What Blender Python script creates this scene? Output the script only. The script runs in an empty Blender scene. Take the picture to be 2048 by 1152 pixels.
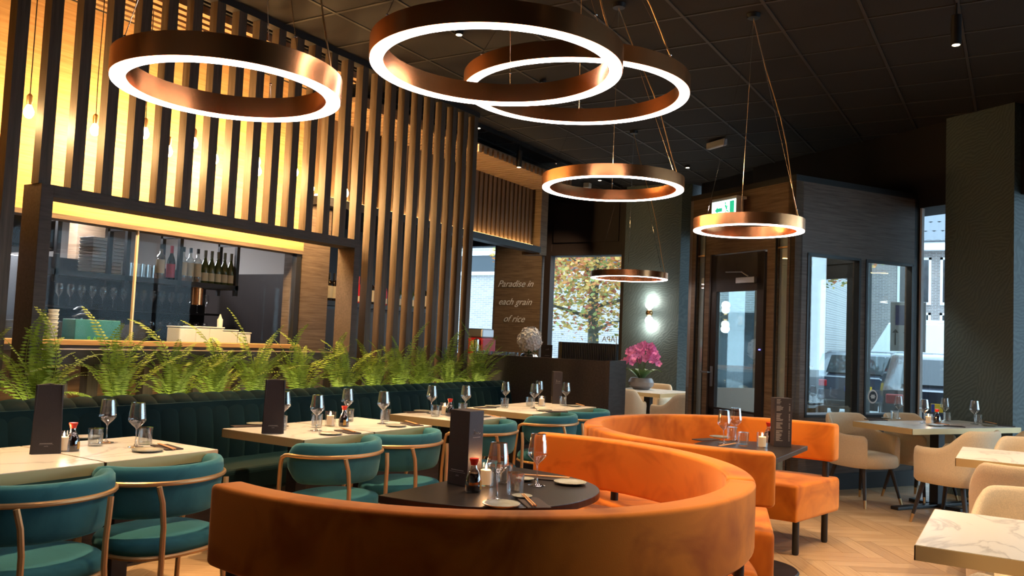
import bpy, bmesh, math, random
from mathutils import Vector, Matrix
random.seed(7)
PI = math.pi
scn = bpy.context.scene
col = scn.collection
rad = math.radians

# ------------------------------------------------------------------ camera
CAMH = 1.375
FPX = 1665.0
yaw, pitch, roll = rad(31.37), rad(3.45), rad(2.45)
fw = Vector((math.cos(yaw)*math.cos(pitch), math.sin(yaw)*math.cos(pitch), math.sin(pitch)))
rt = Vector((math.sin(yaw), -math.cos(yaw), 0))
up = rt.cross(fw)
r2 = rt*math.cos(roll)+up*math.sin(roll)
u2 = up*math.cos(roll)-rt*math.sin(roll)
cam_d = bpy.data.cameras.new('camera'); cam = bpy.data.objects.new('camera', cam_d); col.objects.link(cam)
cam.matrix_world = Matrix(((r2.x, u2.x, -fw.x, 0), (r2.y, u2.y, -fw.y, 0), (r2.z, u2.z, -fw.z, CAMH), (0, 0, 0, 1)))
cam_d.sensor_width = 36; cam_d.lens = 36*FPX/2048; cam_d.clip_start = .05; cam_d.clip_end = 300
scn.camera = cam

# ------------------------------------------------------------------ sky and exposure
w = bpy.data.worlds.new('sky'); scn.world = w; w.use_nodes = True
bg = w.node_tree.nodes['Background']
bg.inputs['Color'].default_value = (.60, .80, 1.0, 1)
bg.inputs['Strength'].default_value = 5.5
scn.view_settings.view_transform = 'Standard'
scn.view_settings.look = 'None'
scn.view_settings.gamma = 1
scn.view_settings.use_curve_mapping = False
scn.view_settings.exposure = 0.25
cy = scn.cycles
cy.max_bounces = 8; cy.diffuse_bounces = 4; cy.glossy_bounces = 4; cy.transmission_bounces = 6; cy.transparent_max_bounces = 24
cy.sample_clamp_indirect = 4.0; cy.caustics_reflective = False; cy.caustics_refractive = False
cy.use_denoising = True
SPOTS, BULBS = [], []

# ------------------------------------------------------------------ helpers
def at(x, y, z):                                     # pixel of the photograph to a point on the level z
    d = fw + r2*((x-1024)/FPX) - u2*((y-576)/FPX)
    s = (z-CAMH)/d.z
    return Vector((d.x*s, d.y*s, z))
def at_y(x, y, Y):
    d = fw + r2*((x-1024)/FPX) - u2*((y-576)/FPX)
    return Vector((d.x*Y/d.y, Y, CAMH+d.z*Y/d.y))
def at_x(x, y, X):
    d = fw + r2*((x-1024)/FPX) - u2*((y-576)/FPX)
    return Vector((X, d.y*X/d.x, CAMH+d.z*X/d.x))

class G:
    def __init__(s): s.v = []; s.f = []
    def add(s, vs, fs, M=None):
        o = len(s.v)
        s.v += [tuple(M @ Vector(p)) for p in vs] if M is not None else [tuple(p) for p in vs]
        s.f += [tuple(i+o for i in f) for f in fs]
        return s
    def box(s, x0, x1, y0, y1, z0, z1, M=None):
        vs = [(x0,y0,z0),(x1,y0,z0),(x1,y1,z0),(x0,y1,z0),(x0,y0,z1),(x1,y0,z1),(x1,y1,z1),(x0,y1,z1)]
        return s.add(vs, [(0,3,2,1),(4,5,6,7),(0,1,5,4),(1,2,6,5),(2,3,7,6),(3,0,4,7)], M)
    def prism(s, poly, z0, z1, M=None):
        n = len(poly)
        vs = [(x,y,z0) for x,y in poly]+[(x,y,z1) for x,y in poly]
        fs = [tuple(range(n))[::-1], tuple(range(n,2*n))]+[(i,(i+1)%n,n+(i+1)%n,n+i) for i in range(n)]
        return s.add(vs, fs, M)
    def lathe(s, prof, n=24, M=None, closed=False):
        m = len(prof); vs = []; fs = []
        for r,z in prof:
            for k in range(n):
                a = 2*PI*k/n; vs.append((r*math.cos(a), r*math.sin(a), z))
        rng = m if closed else m-1
        for i in range(rng):
            j = (i+1) % m
            for k in range(n):
                k2 = (k+1) % n; fs.append((i*n+k, i*n+k2, j*n+k2, j*n+k))
        if not closed:
            if prof[0][0] > 1e-6: fs.append(tuple(range(n))[::-1])
            if prof[-1][0] > 1e-6: fs.append(tuple((m-1)*n+k for k in range(n)))
        return s.add(vs, fs, M)
    def tube(s, path, r, n=8, closed=False, M=None):
        P = [Vector(p) for p in path]; m = len(P); vs = []; fs = []
        rs = r if isinstance(r, (list, tuple)) else [r]*m
        nrm = None
        for i, p in enumerate(P):
            if closed: t = P[(i+1) % m]-P[i-1]
            else: t = P[min(i+1, m-1)]-P[max(i-1, 0)]
            t.normalize()
            if nrm is None:
                nrm = t.orthogonal().normalized()
            nrm = (nrm - t*nrm.dot(t)).normalized()
            b = t.cross(nrm)
            for k in range(n):
                a = 2*PI*k/n; vs.append(p+(nrm*math.cos(a)+b*math.sin(a))*rs[i])
        for i in range(m if closed else m-1):
            j = (i+1) % m
            for k in range(n):
                k2 = (k+1) % n; fs.append((i*n+k, i*n+k2, j*n+k2, j*n+k))
        if not closed:
            fs += [tuple(range(n))[::-1], tuple((m-1)*n+k for k in range(n))]
        return s.add(vs, fs, M)
    def loft(s, rings, closed_path=False, cap=True, M=None):   # rings: list of equal loops
        n = len(rings[0]); m = len(rings); vs = [p for r in rings for p in r]; fs = []
        for i in range(m if closed_path else m-1):
            j = (i+1) % m
            for k in range(n):
                k2 = (k+1) % n; fs.append((i*n+k, i*n+k2, j*n+k2, j*n+k))
        if cap and not closed_path:
            fs += [tuple(range(n))[::-1], tuple((m-1)*n+k for k in range(n))]
        return s.add(vs, fs, M)
    def grid(s, fn, nu, nv, M=None, flip=False):
        vs = [fn(i/nu, j/nv) for i in range(nu+1) for j in range(nv+1)]
        fs = []
        for i in range(nu):
            for j in range(nv):
                a = i*(nv+1)+j; q = (a, a+nv+1, a+nv+2, a+1)
                fs.append(q[::-1] if flip else q)
        return s.add(vs, fs, M)
    def sphere(s, c, r, nu=12, nv=8, sc=(1,1,1)):
        M = Matrix.Translation(Vector(c)) @ Matrix.Diagonal(Vector((sc[0],sc[1],sc[2],1)))
        return s.lathe([(max(r*math.sin(PI*i/nv), 0), -r*math.cos(PI*i/nv)) for i in range(nv+1)], nu, M)
    def obj(s, name, mat, parent=None, smooth=False, bev=0, sub=0, seg=2, ang=35):
        me = bpy.data.meshes.new(name); me.from_pydata(s.v, [], s.f)
        bm = bmesh.new(); bm.from_mesh(me)
        bmesh.ops.remove_doubles(bm, verts=bm.verts, dist=1e-6)
        bmesh.ops.recalc_face_normals(bm, faces=bm.faces); bm.to_mesh(me); bm.free()
        me.materials.append(mat)
        o = bpy.data.objects.new(name, me); col.objects.link(o)
        if parent is not None: o.parent = parent
        if smooth:
            me.polygons.foreach_set('use_smooth', [True]*len(me.polygons))
            me.set_sharp_from_angle(angle=rad(ang))
        if bev:
            m = o.modifiers.new('bevel', 'BEVEL'); m.width = bev; m.segments = seg; m.limit_method = 'ANGLE'; m.angle_limit = rad(40)
        if sub:
            m = o.modifiers.new('sub', 'SUBSURF'); m.levels = sub; m.render_levels = sub
        return o

def link_mesh(name, me, parent=None, loc=(0,0,0), rotz=0):
    o = bpy.data.objects.new(name, me); col.objects.link(o); o.location = loc; o.rotation_euler = (0,0,rotz)
    if parent is not None: o.parent = parent
    return o
def empty(name, loc=(0,0,0), rz=0):
    o = bpy.data.objects.new(name, None); col.objects.link(o); o.location = loc; o.rotation_euler = (0,0,rz); o.empty_display_size = .1
    return o
def tag(o, label=None, cat=None, group=None, kind=None):
    if label: o['label'] = label
    if cat: o['category'] = cat
    if group: o['group'] = group
    if kind: o['kind'] = kind
    return o
def S(o, label=None): return tag(o, label=label, kind='structure')
def copy_tree(o, parent=None):
    c = o.copy(); col.objects.link(c)
    c.parent = parent
    for ch in o.children: copy_tree(ch, c)
    return c
CACHE = {}
def place(key, loc, rz, label, cat, group=None):
    """first use builds the thing, later uses copy it with its parts"""
    if key not in CACHE:
        o = BUILD[key](); CACHE[key] = o
    else:
        o = copy_tree(CACHE[key])
        for k in ('label', 'category', 'group', 'kind'):
            if k in o: del o[k]
    o.location = loc; o.rotation_euler = (0, 0, rz)
    return tag(o, label, cat, group)
def T(x=0, y=0, z=0, rz=0, rx=0, ry=0):
    return Matrix.Translation((x,y,z)) @ Matrix.Rotation(rz,4,'Z') @ Matrix.Rotation(ry,4,'Y') @ Matrix.Rotation(rx,4,'X')

# ------------------------------------------------------------------ materials
def nt(name):
    m = bpy.data.materials.new(name); m.use_nodes = True
    return m, m.node_tree, m.node_tree.nodes['Principled BSDF']
def mat(name, c, rough=.5, metal=0, spec=None, sheen=0, noise=0, scale=20, bump=0, bscale=60, stretch=None, coat=0, aniso=None):
    m, t, b = nt(name)
    b.inputs['Base Color'].default_value = (*c, 1); b.inputs['Roughness'].default_value = rough; b.inputs['Metallic'].default_value = metal
    if spec is not None: b.inputs['Specular IOR Level'].default_value = spec
    if coat: b.inputs['Coat Weight'].default_value = coat
    if sheen:
        b.inputs['Sheen Weight'].default_value = sheen; b.inputs['Sheen Roughness'].default_value = .35
        b.inputs['Sheen Tint'].default_value = (min(1,c[0]*2+.1), min(1,c[1]*2+.1), min(1,c[2]*2+.1), 1)
    if noise or bump:
        tc = t.nodes.new('ShaderNodeTexCoord'); mp = t.nodes.new('ShaderNodeMapping'); t.links.new(tc.outputs['Object'], mp.inputs[0])
        if stretch: mp.inputs['Scale'].default_value = stretch
    if noise:
        n = t.nodes.new('ShaderNodeTexNoise'); n.inputs['Scale'].default_value = scale; n.inputs['Detail'].default_value = 5; n.inputs['Roughness'].default_value = .6
        t.links.new(mp.outputs[0], n.inputs['Vector'])
        r = t.nodes.new('ShaderNodeValToRGB')
        r.color_ramp.elements[0].position = .3; r.color_ramp.elements[1].position = .7
        r.color_ramp.elements[0].color = tuple(x*(1-noise) for x in c)+(1,)
        r.color_ramp.elements[1].color = tuple(min(1, x*(1+noise)) for x in c)+(1,)
        t.links.new(n.outputs[0], r.inputs[0]); t.links.new(r.outputs[0], b.inputs['Base Color'])
    if bump:
        n2 = t.nodes.new('ShaderNodeTexNoise'); n2.inputs['Scale'].default_value = bscale; t.links.new(mp.outputs[0], n2.inputs['Vector'])
        bp = t.nodes.new('ShaderNodeBump'); bp.inputs['Strength'].default_value = bump; bp.inputs['Distance'].default_value = .01
        t.links.new(n2.outputs[0], bp.inputs['Height']); t.links.new(bp.outputs[0], b.inputs['Normal'])
    return m
def emit(name, c, s):
    m, t, b = nt(name); b.inputs['Base Color'].default_value = (*c,1); b.inputs['Emission Color'].default_value = (*c,1); b.inputs['Emission Strength'].default_value = s
    return m
def glass(name, tint=(1,1,1), gl=.08, edge=.5, rough=.0):
    m = bpy.data.materials.new(name); m.use_nodes = True; t = m.node_tree; t.nodes.clear()
    o = t.nodes.new('ShaderNodeOutputMaterial'); mx = t.nodes.new('ShaderNodeMixShader')
    tr = t.nodes.new('ShaderNodeBsdfTransparent'); tr.inputs[0].default_value = (*tint,1)
    gs = t.nodes.new('ShaderNodeBsdfGlossy'); gs.inputs['Roughness'].default_value = rough; gs.inputs[0].default_value = (1,1,1,1)
    lw = t.nodes.new('ShaderNodeLayerWeight'); lw.inputs['Blend'].default_value = .35
    mr = t.nodes.new('ShaderNodeMapRange'); mr.inputs['To Min'].default_value = gl; mr.inputs['To Max'].default_value = edge
    t.links.new(lw.outputs['Facing'], mr.inputs['Value']); t.links.new(mr.outputs[0], mx.inputs[0])
    t.links.new(tr.outputs[0], mx.inputs[1]); t.links.new(gs.outputs[0], mx.inputs[2]); t.links.new(mx.outputs[0], o.inputs[0])
    return m
def grain(name, c1, c2, axis=(1,14,60), scale=3, rough=.55, bump=.15, spec=.3):
    """wood or woven wall covering with a fine grain: low frequency along the first axis"""
    m, t, b = nt(name); b.inputs['Roughness'].default_value = rough; b.inputs['Specular IOR Level'].default_value = spec
    tc = t.nodes.new('ShaderNodeTexCoord'); mp = t.nodes.new('ShaderNodeMapping'); mp.inputs['Scale'].default_value = axis
    t.links.new(tc.outputs['Object'], mp.inputs[0])
    n = t.nodes.new('ShaderNodeTexNoise'); n.inputs['Scale'].default_value = scale; n.inputs['Detail'].default_value = 6; n.inputs['Roughness'].default_value = .65; n.inputs['Distortion'].default_value = .4
    t.links.new(mp.outputs[0], n.inputs['Vector'])
    r = t.nodes.new('ShaderNodeValToRGB'); r.color_ramp.elements[0].position = .35; r.color_ramp.elements[1].position = .68
    r.color_ramp.elements[0].color = (*c1,1); r.color_ramp.elements[1].color = (*c2,1)
    t.links.new(n.outputs[0], r.inputs[0]); t.links.new(r.outputs[0], b.inputs['Base Color'])
    bp = t.nodes.new('ShaderNodeBump'); bp.inputs['Strength'].default_value = bump; bp.inputs['Distance'].default_value = .004
    t.links.new(n.outputs[0], bp.inputs['Height']); t.links.new(bp.outputs[0], b.inputs['Normal'])
    return m
def marble(name):
    m, t, b = nt(name); b.inputs['Roughness'].default_value = .32
    tc = t.nodes.new('ShaderNodeTexCoord'); mp = t.nodes.new('ShaderNodeMapping'); mp.inputs['Rotation'].default_value = (0,0,.6); mp.inputs['Scale'].default_value = (1,2.4,1)
    oi = t.nodes.new('ShaderNodeObjectInfo'); va = t.nodes.new('ShaderNodeVectorMath'); va.operation = 'ADD'
    t.links.new(tc.outputs['Object'], va.inputs[0]); t.links.new(oi.outputs['Location'], va.inputs[1]); t.links.new(va.outputs[0], mp.inputs[0])
    n = t.nodes.new('ShaderNodeTexNoise'); n.inputs['Scale'].default_value = 1.7; n.inputs['Detail'].default_value = 7; n.inputs['Distortion'].default_value = .9
    t.links.new(mp.outputs[0], n.inputs['Vector'])
    r = t.nodes.new('ShaderNodeValToRGB'); e = r.color_ramp.elements
    e[0].position = .47; e[0].color = (.80,.76,.70,1); e[1].position = .53; e[1].color = (.80,.76,.70,1)
    k = e.new(.495); k.color = (.22,.19,.18,1); k2 = e.new(.482); k2.color = (.70,.65,.6,1)
    t.links.new(n.outputs[0], r.inputs[0])
    n2 = t.nodes.new('ShaderNodeTexNoise'); n2.inputs['Scale'].default_value = 2.2; t.links.new(mp.outputs[0], n2.inputs['Vector'])
    r3 = t.nodes.new('ShaderNodeValToRGB'); r3.color_ramp.elements[0].position = .42; r3.color_ramp.elements[1].position = .6
    mx = t.nodes.new('ShaderNodeMix'); mx.data_type = 'RGBA'; t.links.new(r3.outputs[0], mx.inputs[0])
    mx.inputs[6].default_value = (.80,.76,.70,1); t.links.new(r.outputs[0], mx.inputs[7]); t.links.new(mx.outputs[2], b.inputs['Base Color'])
    return m
def brick(name, c1, c2, mort, sc=1.0, bw=.22, rh=.065):
    m, t, b = nt(name); b.inputs['Roughness'].default_value = .9
    tc = t.nodes.new('ShaderNodeTexCoord'); sx = t.nodes.new('ShaderNodeSeparateXYZ'); mp = t.nodes.new('ShaderNodeCombineXYZ')
    t.links.new(tc.outputs['Object'], sx.inputs[0]); t.links.new(sx.outputs['Y'], mp.inputs['X']); t.links.new(sx.outputs['Z'], mp.inputs['Y'])
    n = t.nodes.new('ShaderNodeTexBrick'); n.inputs['Scale'].default_value = sc; n.inputs['Brick Width'].default_value = bw; n.inputs['Row Height'].default_value = rh; n.inputs['Mortar Size'].default_value = .008
    n.inputs['Color1'].default_value = (*c1,1); n.inputs['Color2'].default_value = (*c2,1); n.inputs['Mortar'].default_value = (*mort,1)
    t.links.new(mp.outputs[0], n.inputs['Vector']); t.links.new(n.outputs[0], b.inputs['Base Color'])
    return m
def palm_paper(name):
    m, t, b = nt(name); b.inputs['Roughness'].default_value = .6
    tc = t.nodes.new('ShaderNodeTexCoord')
    vo = t.nodes.new('ShaderNodeTexVoronoi'); vo.inputs['Scale'].default_value = 2.6; t.links.new(tc.outputs['Object'], vo.inputs['Vector'])
    sb = t.nodes.new('ShaderNodeVectorMath'); sb.operation = 'SUBTRACT'; t.links.new(tc.outputs['Object'], sb.inputs[0]); t.links.new(vo.outputs['Position'], sb.inputs[1])
    wv = t.nodes.new('ShaderNodeTexWave'); wv.wave_type = 'BANDS'; wv.bands_direction = 'DIAGONAL'; wv.inputs['Scale'].default_value = 11; wv.inputs['Distortion'].default_value = 9; wv.inputs['Detail'].default_value = 1.5; wv.inputs['Detail Scale'].default_value = .8
    mp = t.nodes.new('ShaderNodeMapping'); t.links.new(sb.outputs[0], mp.inputs[0]); t.links.new(vo.outputs['Color'], mp.inputs['Rotation'])
    mp.inputs['Scale'].default_value = (1,1,1)
    t.links.new(mp.outputs[0], wv.inputs['Vector'])
    r = t.nodes.new('ShaderNodeValToRGB'); r.color_ramp.elements[0].color = (.062,.090,.094,1); r.color_ramp.elements[1].color = (.088,.122,.126,1)
    t.links.new(wv.outputs[1], r.inputs[0]); t.links.new(r.outputs[0], b.inputs['Base Color'])
    bp = t.nodes.new('ShaderNodeBump'); bp.inputs['Strength'].default_value = .25; bp.inputs['Distance'].default_value = .004
    t.links.new(wv.outputs[1], bp.inputs['Height']); t.links.new(bp.outputs[0], b.inputs['Normal'])
    return m
def velvet(name, dark, light, hi, scale=5):
    m, t, b = nt(name); b.inputs['Roughness'].default_value = .75; b.inputs['Specular IOR Level'].default_value = .15
    tc = t.nodes.new('ShaderNodeTexCoord')
    n = t.nodes.new('ShaderNodeTexNoise'); n.inputs['Scale'].default_value = scale; n.inputs['Detail'].default_value = 3; n.inputs['Roughness'].default_value = .55; n.inputs['Distortion'].default_value = .7
    t.links.new(tc.outputs['Object'], n.inputs['Vector'])
    r = t.nodes.new('ShaderNodeValToRGB'); r.color_ramp.elements[0].position = .30; r.color_ramp.elements[1].position = .55
    r.color_ramp.elements[0].color = (*dark,1); r.color_ramp.elements[1].color = (*light,1)
    t.links.new(n.outputs[0], r.inputs[0]); t.links.new(r.outputs[0], b.inputs['Base Color'])
    b.inputs['Sheen Weight'].default_value = .6; b.inputs['Sheen Roughness'].default_value = .4; b.inputs['Sheen Tint'].default_value = (*hi,1)
    n2 = t.nodes.new('ShaderNodeTexNoise'); n2.inputs['Scale'].default_value = 300; t.links.new(tc.outputs['Object'], n2.inputs['Vector'])
    bp = t.nodes.new('ShaderNodeBump'); bp.inputs['Strength'].default_value = .2; bp.inputs['Distance'].default_value = .002
    t.links.new(n2.outputs[0], bp.inputs['Height']); t.links.new(bp.outputs[0], b.inputs['Normal'])
    return m

M = {}
M['slat'] = grain('slat wood', (.065,.048,.034), (.115,.085,.06), (30,30,1.2), 2, .55)
M['frame'] = grain('smoked oak frame', (.055,.042,.035), (.085,.068,.058), (3,30,30), 2, .6)
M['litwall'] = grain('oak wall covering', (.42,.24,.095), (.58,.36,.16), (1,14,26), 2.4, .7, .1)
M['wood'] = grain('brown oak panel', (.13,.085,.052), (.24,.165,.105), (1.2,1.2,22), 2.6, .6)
M['vest'] = grain('grey brown laminate', (.085,.062,.048), (.17,.13,.105), (1.2,1.2,26), 2.6, .5)
M['batten'] = grain('oak batten', (.26,.155,.08), (.40,.25,.14), (20,2,20), 2, .6)
M['bslat'] = grain('oak bulkhead slat', (.13,.08,.045), (.21,.13,.075), (20,20,1.5), 2, .6)
M['black'] = mat('black metal', (.012,.012,.014), .45)
M['rib'] = mat('dark ribbed lacquer', (.045,.045,.05), .4)
M['blackm'] = mat('matt black', (.010,.009,.010), .8)
M['darkwood'] = mat('dark stained wood', (.022,.014,.012), .5, noise=.2, scale=8, stretch=(20,20,1))
M['ceil'] = mat('black ceiling tile', (.012,.0095,.008), .85, noise=.15, scale=90)
M['grid'] = mat('ceiling grid metal', (.040,.034,.030), .6)
M['copper'] = mat('brushed copper', (.88,.40,.17), .26, 1)
M['brass'] = mat('brushed brass', (.62,.40,.19), .35, 1)
M['brasspaint'] = mat('satin gold paint', (.62,.38,.17), .40, .6)
M['brasstrim'] = mat('gold table edge', (.74,.54,.27), .34, .40)
M['chrome'] = mat('chrome', (.8,.8,.8), .12, 1)
M['steel'] = mat('brushed steel', (.45,.46,.48), .35, 1)
M['ring'] = emit('ring light diffuser', (1,.84,.78), 13)
M['bulb'] = emit('bulb glow', (1,.66,.30), 40)
M['led'] = emit('led strip', (1,.62,.24), 18)
M['fernled'] = emit('planter led strip', (1,.86,.50), 30)
M['spotlens'] = emit('spot lens', (1,.78,.5), 7)
M['sconce'] = emit('sconce globe', (1,.97,.86), 9)
M['flame'] = emit('candle flame', (1,.75,.5), 12)
M['exitg'] = emit('exit green', (.02,.5,.25), 1.0)
M['exitw'] = emit('exit white', (.8,1,.9), 2.6)
M['blueled'] = emit('blue indicator', (.1,.1,1), 6)
M['marble'] = marble('veined marble top')
M['teal'] = velvet('teal velvet', (.016,.100,.135), (.034,.160,.20), (.35,.65,.65))
M['dteal'] = velvet('dark green velvet', (.002,.014,.017), (.0035,.020,.024), (.08,.20,.19), 3)
M['orange'] = velvet('orange velvet', (.36,.078,.009), (.66,.195,.020), (1,.55,.28), 3.4)
M['cream'] = mat('cream weave fabric', (.70,.56,.39), .85, sheen=.3, noise=.12, scale=160, bump=.2, bscale=300)
M['tabletop'] = mat('black table laminate', (.018,.014,.013), .32)
M['winglass'] = glass('window glass', (.92,.97,.97), .05, .40)
M['kglass'] = glass('kitchen window glass', (.95,.97,.97), .003, .016)
M['glass'] = glass('drinking glass', (.93,.94,.95), .13, 1.0)
M['tumbler'] = glass('tumbler glass', (.93,.95,.95), .10, .8)
M['soyglass'] = glass('soy bottle glass', (.75,.72,.70), .12, .8)
M['soy'] = mat('soy sauce', (.02,.008,.005), .08)
M['red'] = mat('red plastic cap', (.75,.035,.015), .35)
M['redm'] = mat('red lacquer', (.45,.01,.02), .35)
M['menu'] = mat('menu cover leatherette', (.030,.022,.024), .55, bump=.1, bscale=200)
M['print'] = mat('gold print', (.55,.45,.34), .5)
M['silverprint'] = mat('silver print', (.45,.42,.40), .5)
M['label'] = mat('paper label', (.65,.58,.42), .7)
M['goldlabel'] = mat('gold label', (.75,.40,.08), .5)
M['wax'] = mat('candle wax', (.85,.72,.52), .5)
M['wax'].node_tree.nodes['Principled BSDF'].inputs['Emission Color'].default_value = (1,.5,.2,1)
M['wax'].node_tree.nodes['Principled BSDF'].inputs['Emission Strength'].default_value = .35
M['plate'] = mat('grey green stoneware', (.36,.36,.30), .25, noise=.1, scale=30)
M['napkin'] = mat('dark napkin', (.035,.022,.022), .8)
M['stick'] = mat('bamboo chopstick', (.70,.36,.15), .5)
M['fern'] = mat('fern leaf', (.21,.31,.03), .75, noise=.35, scale=12)
M['fern'].node_tree.nodes['Principled BSDF'].inputs['Transmission Weight'].default_value = 0
M['stem'] = mat('fern stem', (.20,.17,.04), .6)
M['soil'] = mat('potting soil', (.02,.013,.01), .95)
M['palm'] = palm_paper('palm wallpaper')
M['white'] = mat('white plastic', (.75,.75,.75), .45)
M['whitepaint'] = mat('white paint', (.80,.80,.80), .6)
M['petal'] = mat('white petals', (.85,.83,.80), .7, sheen=.3)
M['pink'] = mat('pink petals', (.92,.27,.58), .6, sheen=.3)
M['leaf'] = mat('green leaf', (.07,.14,.03), .5)
M['pot'] = mat('grey ceramic pot', (.20,.17,.16), .35)
M['kwall'] = mat('kitchen wall', (.50,.47,.44), .7)
M['kdark'] = mat('kitchen dark cabinets', (.03,.03,.035), .5)
M['bottlew'] = glass('clear bottle glass', (.80,.84,.84), .12, .8)
M['bottleg'] = mat('green bottle glass', (.05,.07,.015), .1, spec=.8)
M['bottled'] = mat('dark bottle glass', (.012,.009,.008), .1, spec=.8)
M['foil'] = mat('bottle foil', (.02,.02,.022), .4)
M['foilg'] = mat('olive bottle foil', (.12,.12,.08), .45)
M['road'] = mat('asphalt', (.13,.13,.14), .9, noise=.15, scale=40)
M['pave'] = mat('pavement', (.38,.38,.38), .9, noise=.1, scale=10)
M['brickd'] = brick('outside brick', (.21,.17,.16), (.27,.22,.20), (.42,.41,.40))
M['brickl'] = brick('pale outside brick', (.34,.31,.30), (.42,.38,.36), (.58,.57,.57))
M['tile'] = mat('roof tile', (.16,.17,.19), .6)
M['bark'] = mat('tree bark', (.10,.10,.07), .9, noise=.3, scale=20)
M['lo'] = mat('orange autumn leaves', (.80,.33,.10), .7)
M['ly'] = mat('yellow autumn leaves', (.80,.55,.16), .7)
M['lg'] = mat('green autumn leaves', (.38,.44,.14), .7)
M['lr'] = mat('red autumn leaves', (.62,.20,.10), .7)
M['carw'] = mat('white car paint', (.75,.77,.8), .2, coat=.6)
M['card'] = mat('dark blue car paint', (.03,.035,.06), .2, coat=.6)
M['tyre'] = mat('tyre rubber', (.02,.02,.02), .8)
M['carglass'] = mat('car glass', (.03,.04,.05), .05)
M['yplate'] = mat('yellow number plate', (.85,.50,.02), .5)
M['blue'] = mat('blue sign', (.02,.04,.25), .5)
M['screen'] = mat('teal crate', (.02,.16,.18), .4)  # colour of a sign reflected in the kitchen glass
M['limetext'] = mat('lime lettering', (.12,.45,.08), .5)
M['oakfloor'] = []
for i, (a, b_) in enumerate([((.40,.245,.125),(.52,.34,.19)), ((.44,.28,.15),(.57,.39,.225)), ((.36,.22,.11),(.47,.31,.17))]):
    M['oakfloor'].append(grain('oak plank %d' % i, a, b_, (2,26,26), 1.6, .42, .06, .4))
M['subfloor'] = mat('floor joint', (.20,.125,.065), .7)

# directions of the angled entrance
CA = rad(-32.65)
Cd = Vector((math.cos(CA), math.sin(CA), 0)); Dd = Vector((-math.sin(CA), math.cos(CA), 0))
P0 = Vector((8.42, 1.885, 0))
def MV(x=0, y=0, z=0): return Matrix.Translation(P0+Cd*x+Dd*y+Vector((0,0,z))) @ Matrix.Rotation(CA, 4, 'Z')
# ================================================================== THE SETTING
def inframe(p, mx=80, my=80):
    q = Vector(p)-Vector((0,0,CAMH)); d = q.dot(fw)
    if d < .3: return False
    x = 1024+FPX*q.dot(r2)/d; y = 576-FPX*q.dot(u2)/d
    return -mx < x < 2048+mx and -my < y < 1152+my
# floor: herringbone oak planks
floor = S(G().box(-3,13,-8,9.6,-.12,-.012).obj('floor', M['subfloor']))
PL, PW = .6, .12; n5 = 5
pm = []
for k in range(3):
    pm.append(G().box(.001,PL-.001,.001,PW-.001,-.012,0).obj('plank_source', M['oakfloor'][k], bev=0).data)
for o in list(col.objects):
    if o.name.startswith('plank_source'): bpy.data.objects.remove(o)
planks = []
R45 = Matrix.Rotation(rad(45-12), 4, 'Z')
for r in range(-90, 90):
    for k in range(-12, 12):
        for kind in (0, 1):
            if kind == 0: x, y, rz = r*PW+k*2*PL, r*PW, 0; c = (x+PL/2, y+PW/2, 0)
            else: x, y, rz = r*PW, (r-2*n5+1)*PW+k*2*PL, PI/2; c = (x+PW/2, y+PL/2, 0); x += PW
            cw = R45 @ Vector(c)
            if not (0 < cw.x < 10.5 and -2 < cw.y < 5.2): continue
            if not inframe(cw, 120, 150): continue
            planks.append((cw.length, R45 @ Vector((x,y,0)), rz))
planks.sort(key=lambda t: t[0])
def visible_floor(p): return (p.y < 1.6 or p.x < 4.2)
near = [p for p in planks if visible_floor(p[1])]
rest = [p for p in planks if not visible_floor(p[1])]
near, rest2 = near[:300], near[300:]
for i, (d_, p, rz) in enumerate(near):
    link_mesh('plank', pm[random.choice((0,0,1,1,2))], floor, p, rad(33)+rz)
g = G()
for (d_, p, rz) in rest+rest2:
    g.box(.001,PL-.001,.001,PW-.001,-.012,0, Matrix.Translation(p) @ Matrix.Rotation(rad(33)+rz,4,'Z'))
tag(g.obj('far_planks', M['oakfloor'][0], floor), kind='stuff')
for mm in M['oakfloor']: pass

# ceiling
ceil = S(G().box(-3,13,-8,9.6,3.885,4.0).obj('ceiling', M['blackm']))
tm = G().box(-.285,.285,-.285,.285,3.855,3.88).obj('tile_source', M['ceil']); tme = tm.data; bpy.data.objects.remove(tm)
GX, GY, GS = 5.88, 2.173, .6
gg = G(); nt_ = 0
for i in range(-14, 12):
    for j in range(-12, 10):
        c = (GX+(i+.5)*GS, GY+(j+.5)*GS, 3.86)
        if not (-1 < c[0] < 12.6 and -5.5 < c[1] < 9): continue
        if inframe(c, 200, 150) and nt_ < 300:
            link_mesh('ceiling_tile', tme, ceil, (c[0], c[1], 0)); nt_ += 1
for i in range(-14, 12): gg.box(GX+i*GS-.012, GX+i*GS+.012, -6, 9.4, 3.850, 3.875)
for j in range(-14, 13): gg.box(-2.4, 12.6, GY+j*GS-.012, GY+j*GS+.012, 3.849, 3.874)
tag(gg.obj('ceiling_grid', M['grid'], ceil), kind='stuff')

# plain walls out of view
S(G().box(-3,-2.8,-8,9.6,0,3.9).obj('wall_back', M['kwall']))
S(G().box(-3,5.1,-7,-6.8,0,3.9).obj('wall_right', M['palm']))
S(G().box(-3,6.3,9.4,9.5,0,3.9).obj('wall_kitchen', M['kwall']))
S(G().box(6.3,12.6,9.0,9.1,0,3.9).obj('wall_bar', M['kdark']))

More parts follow.
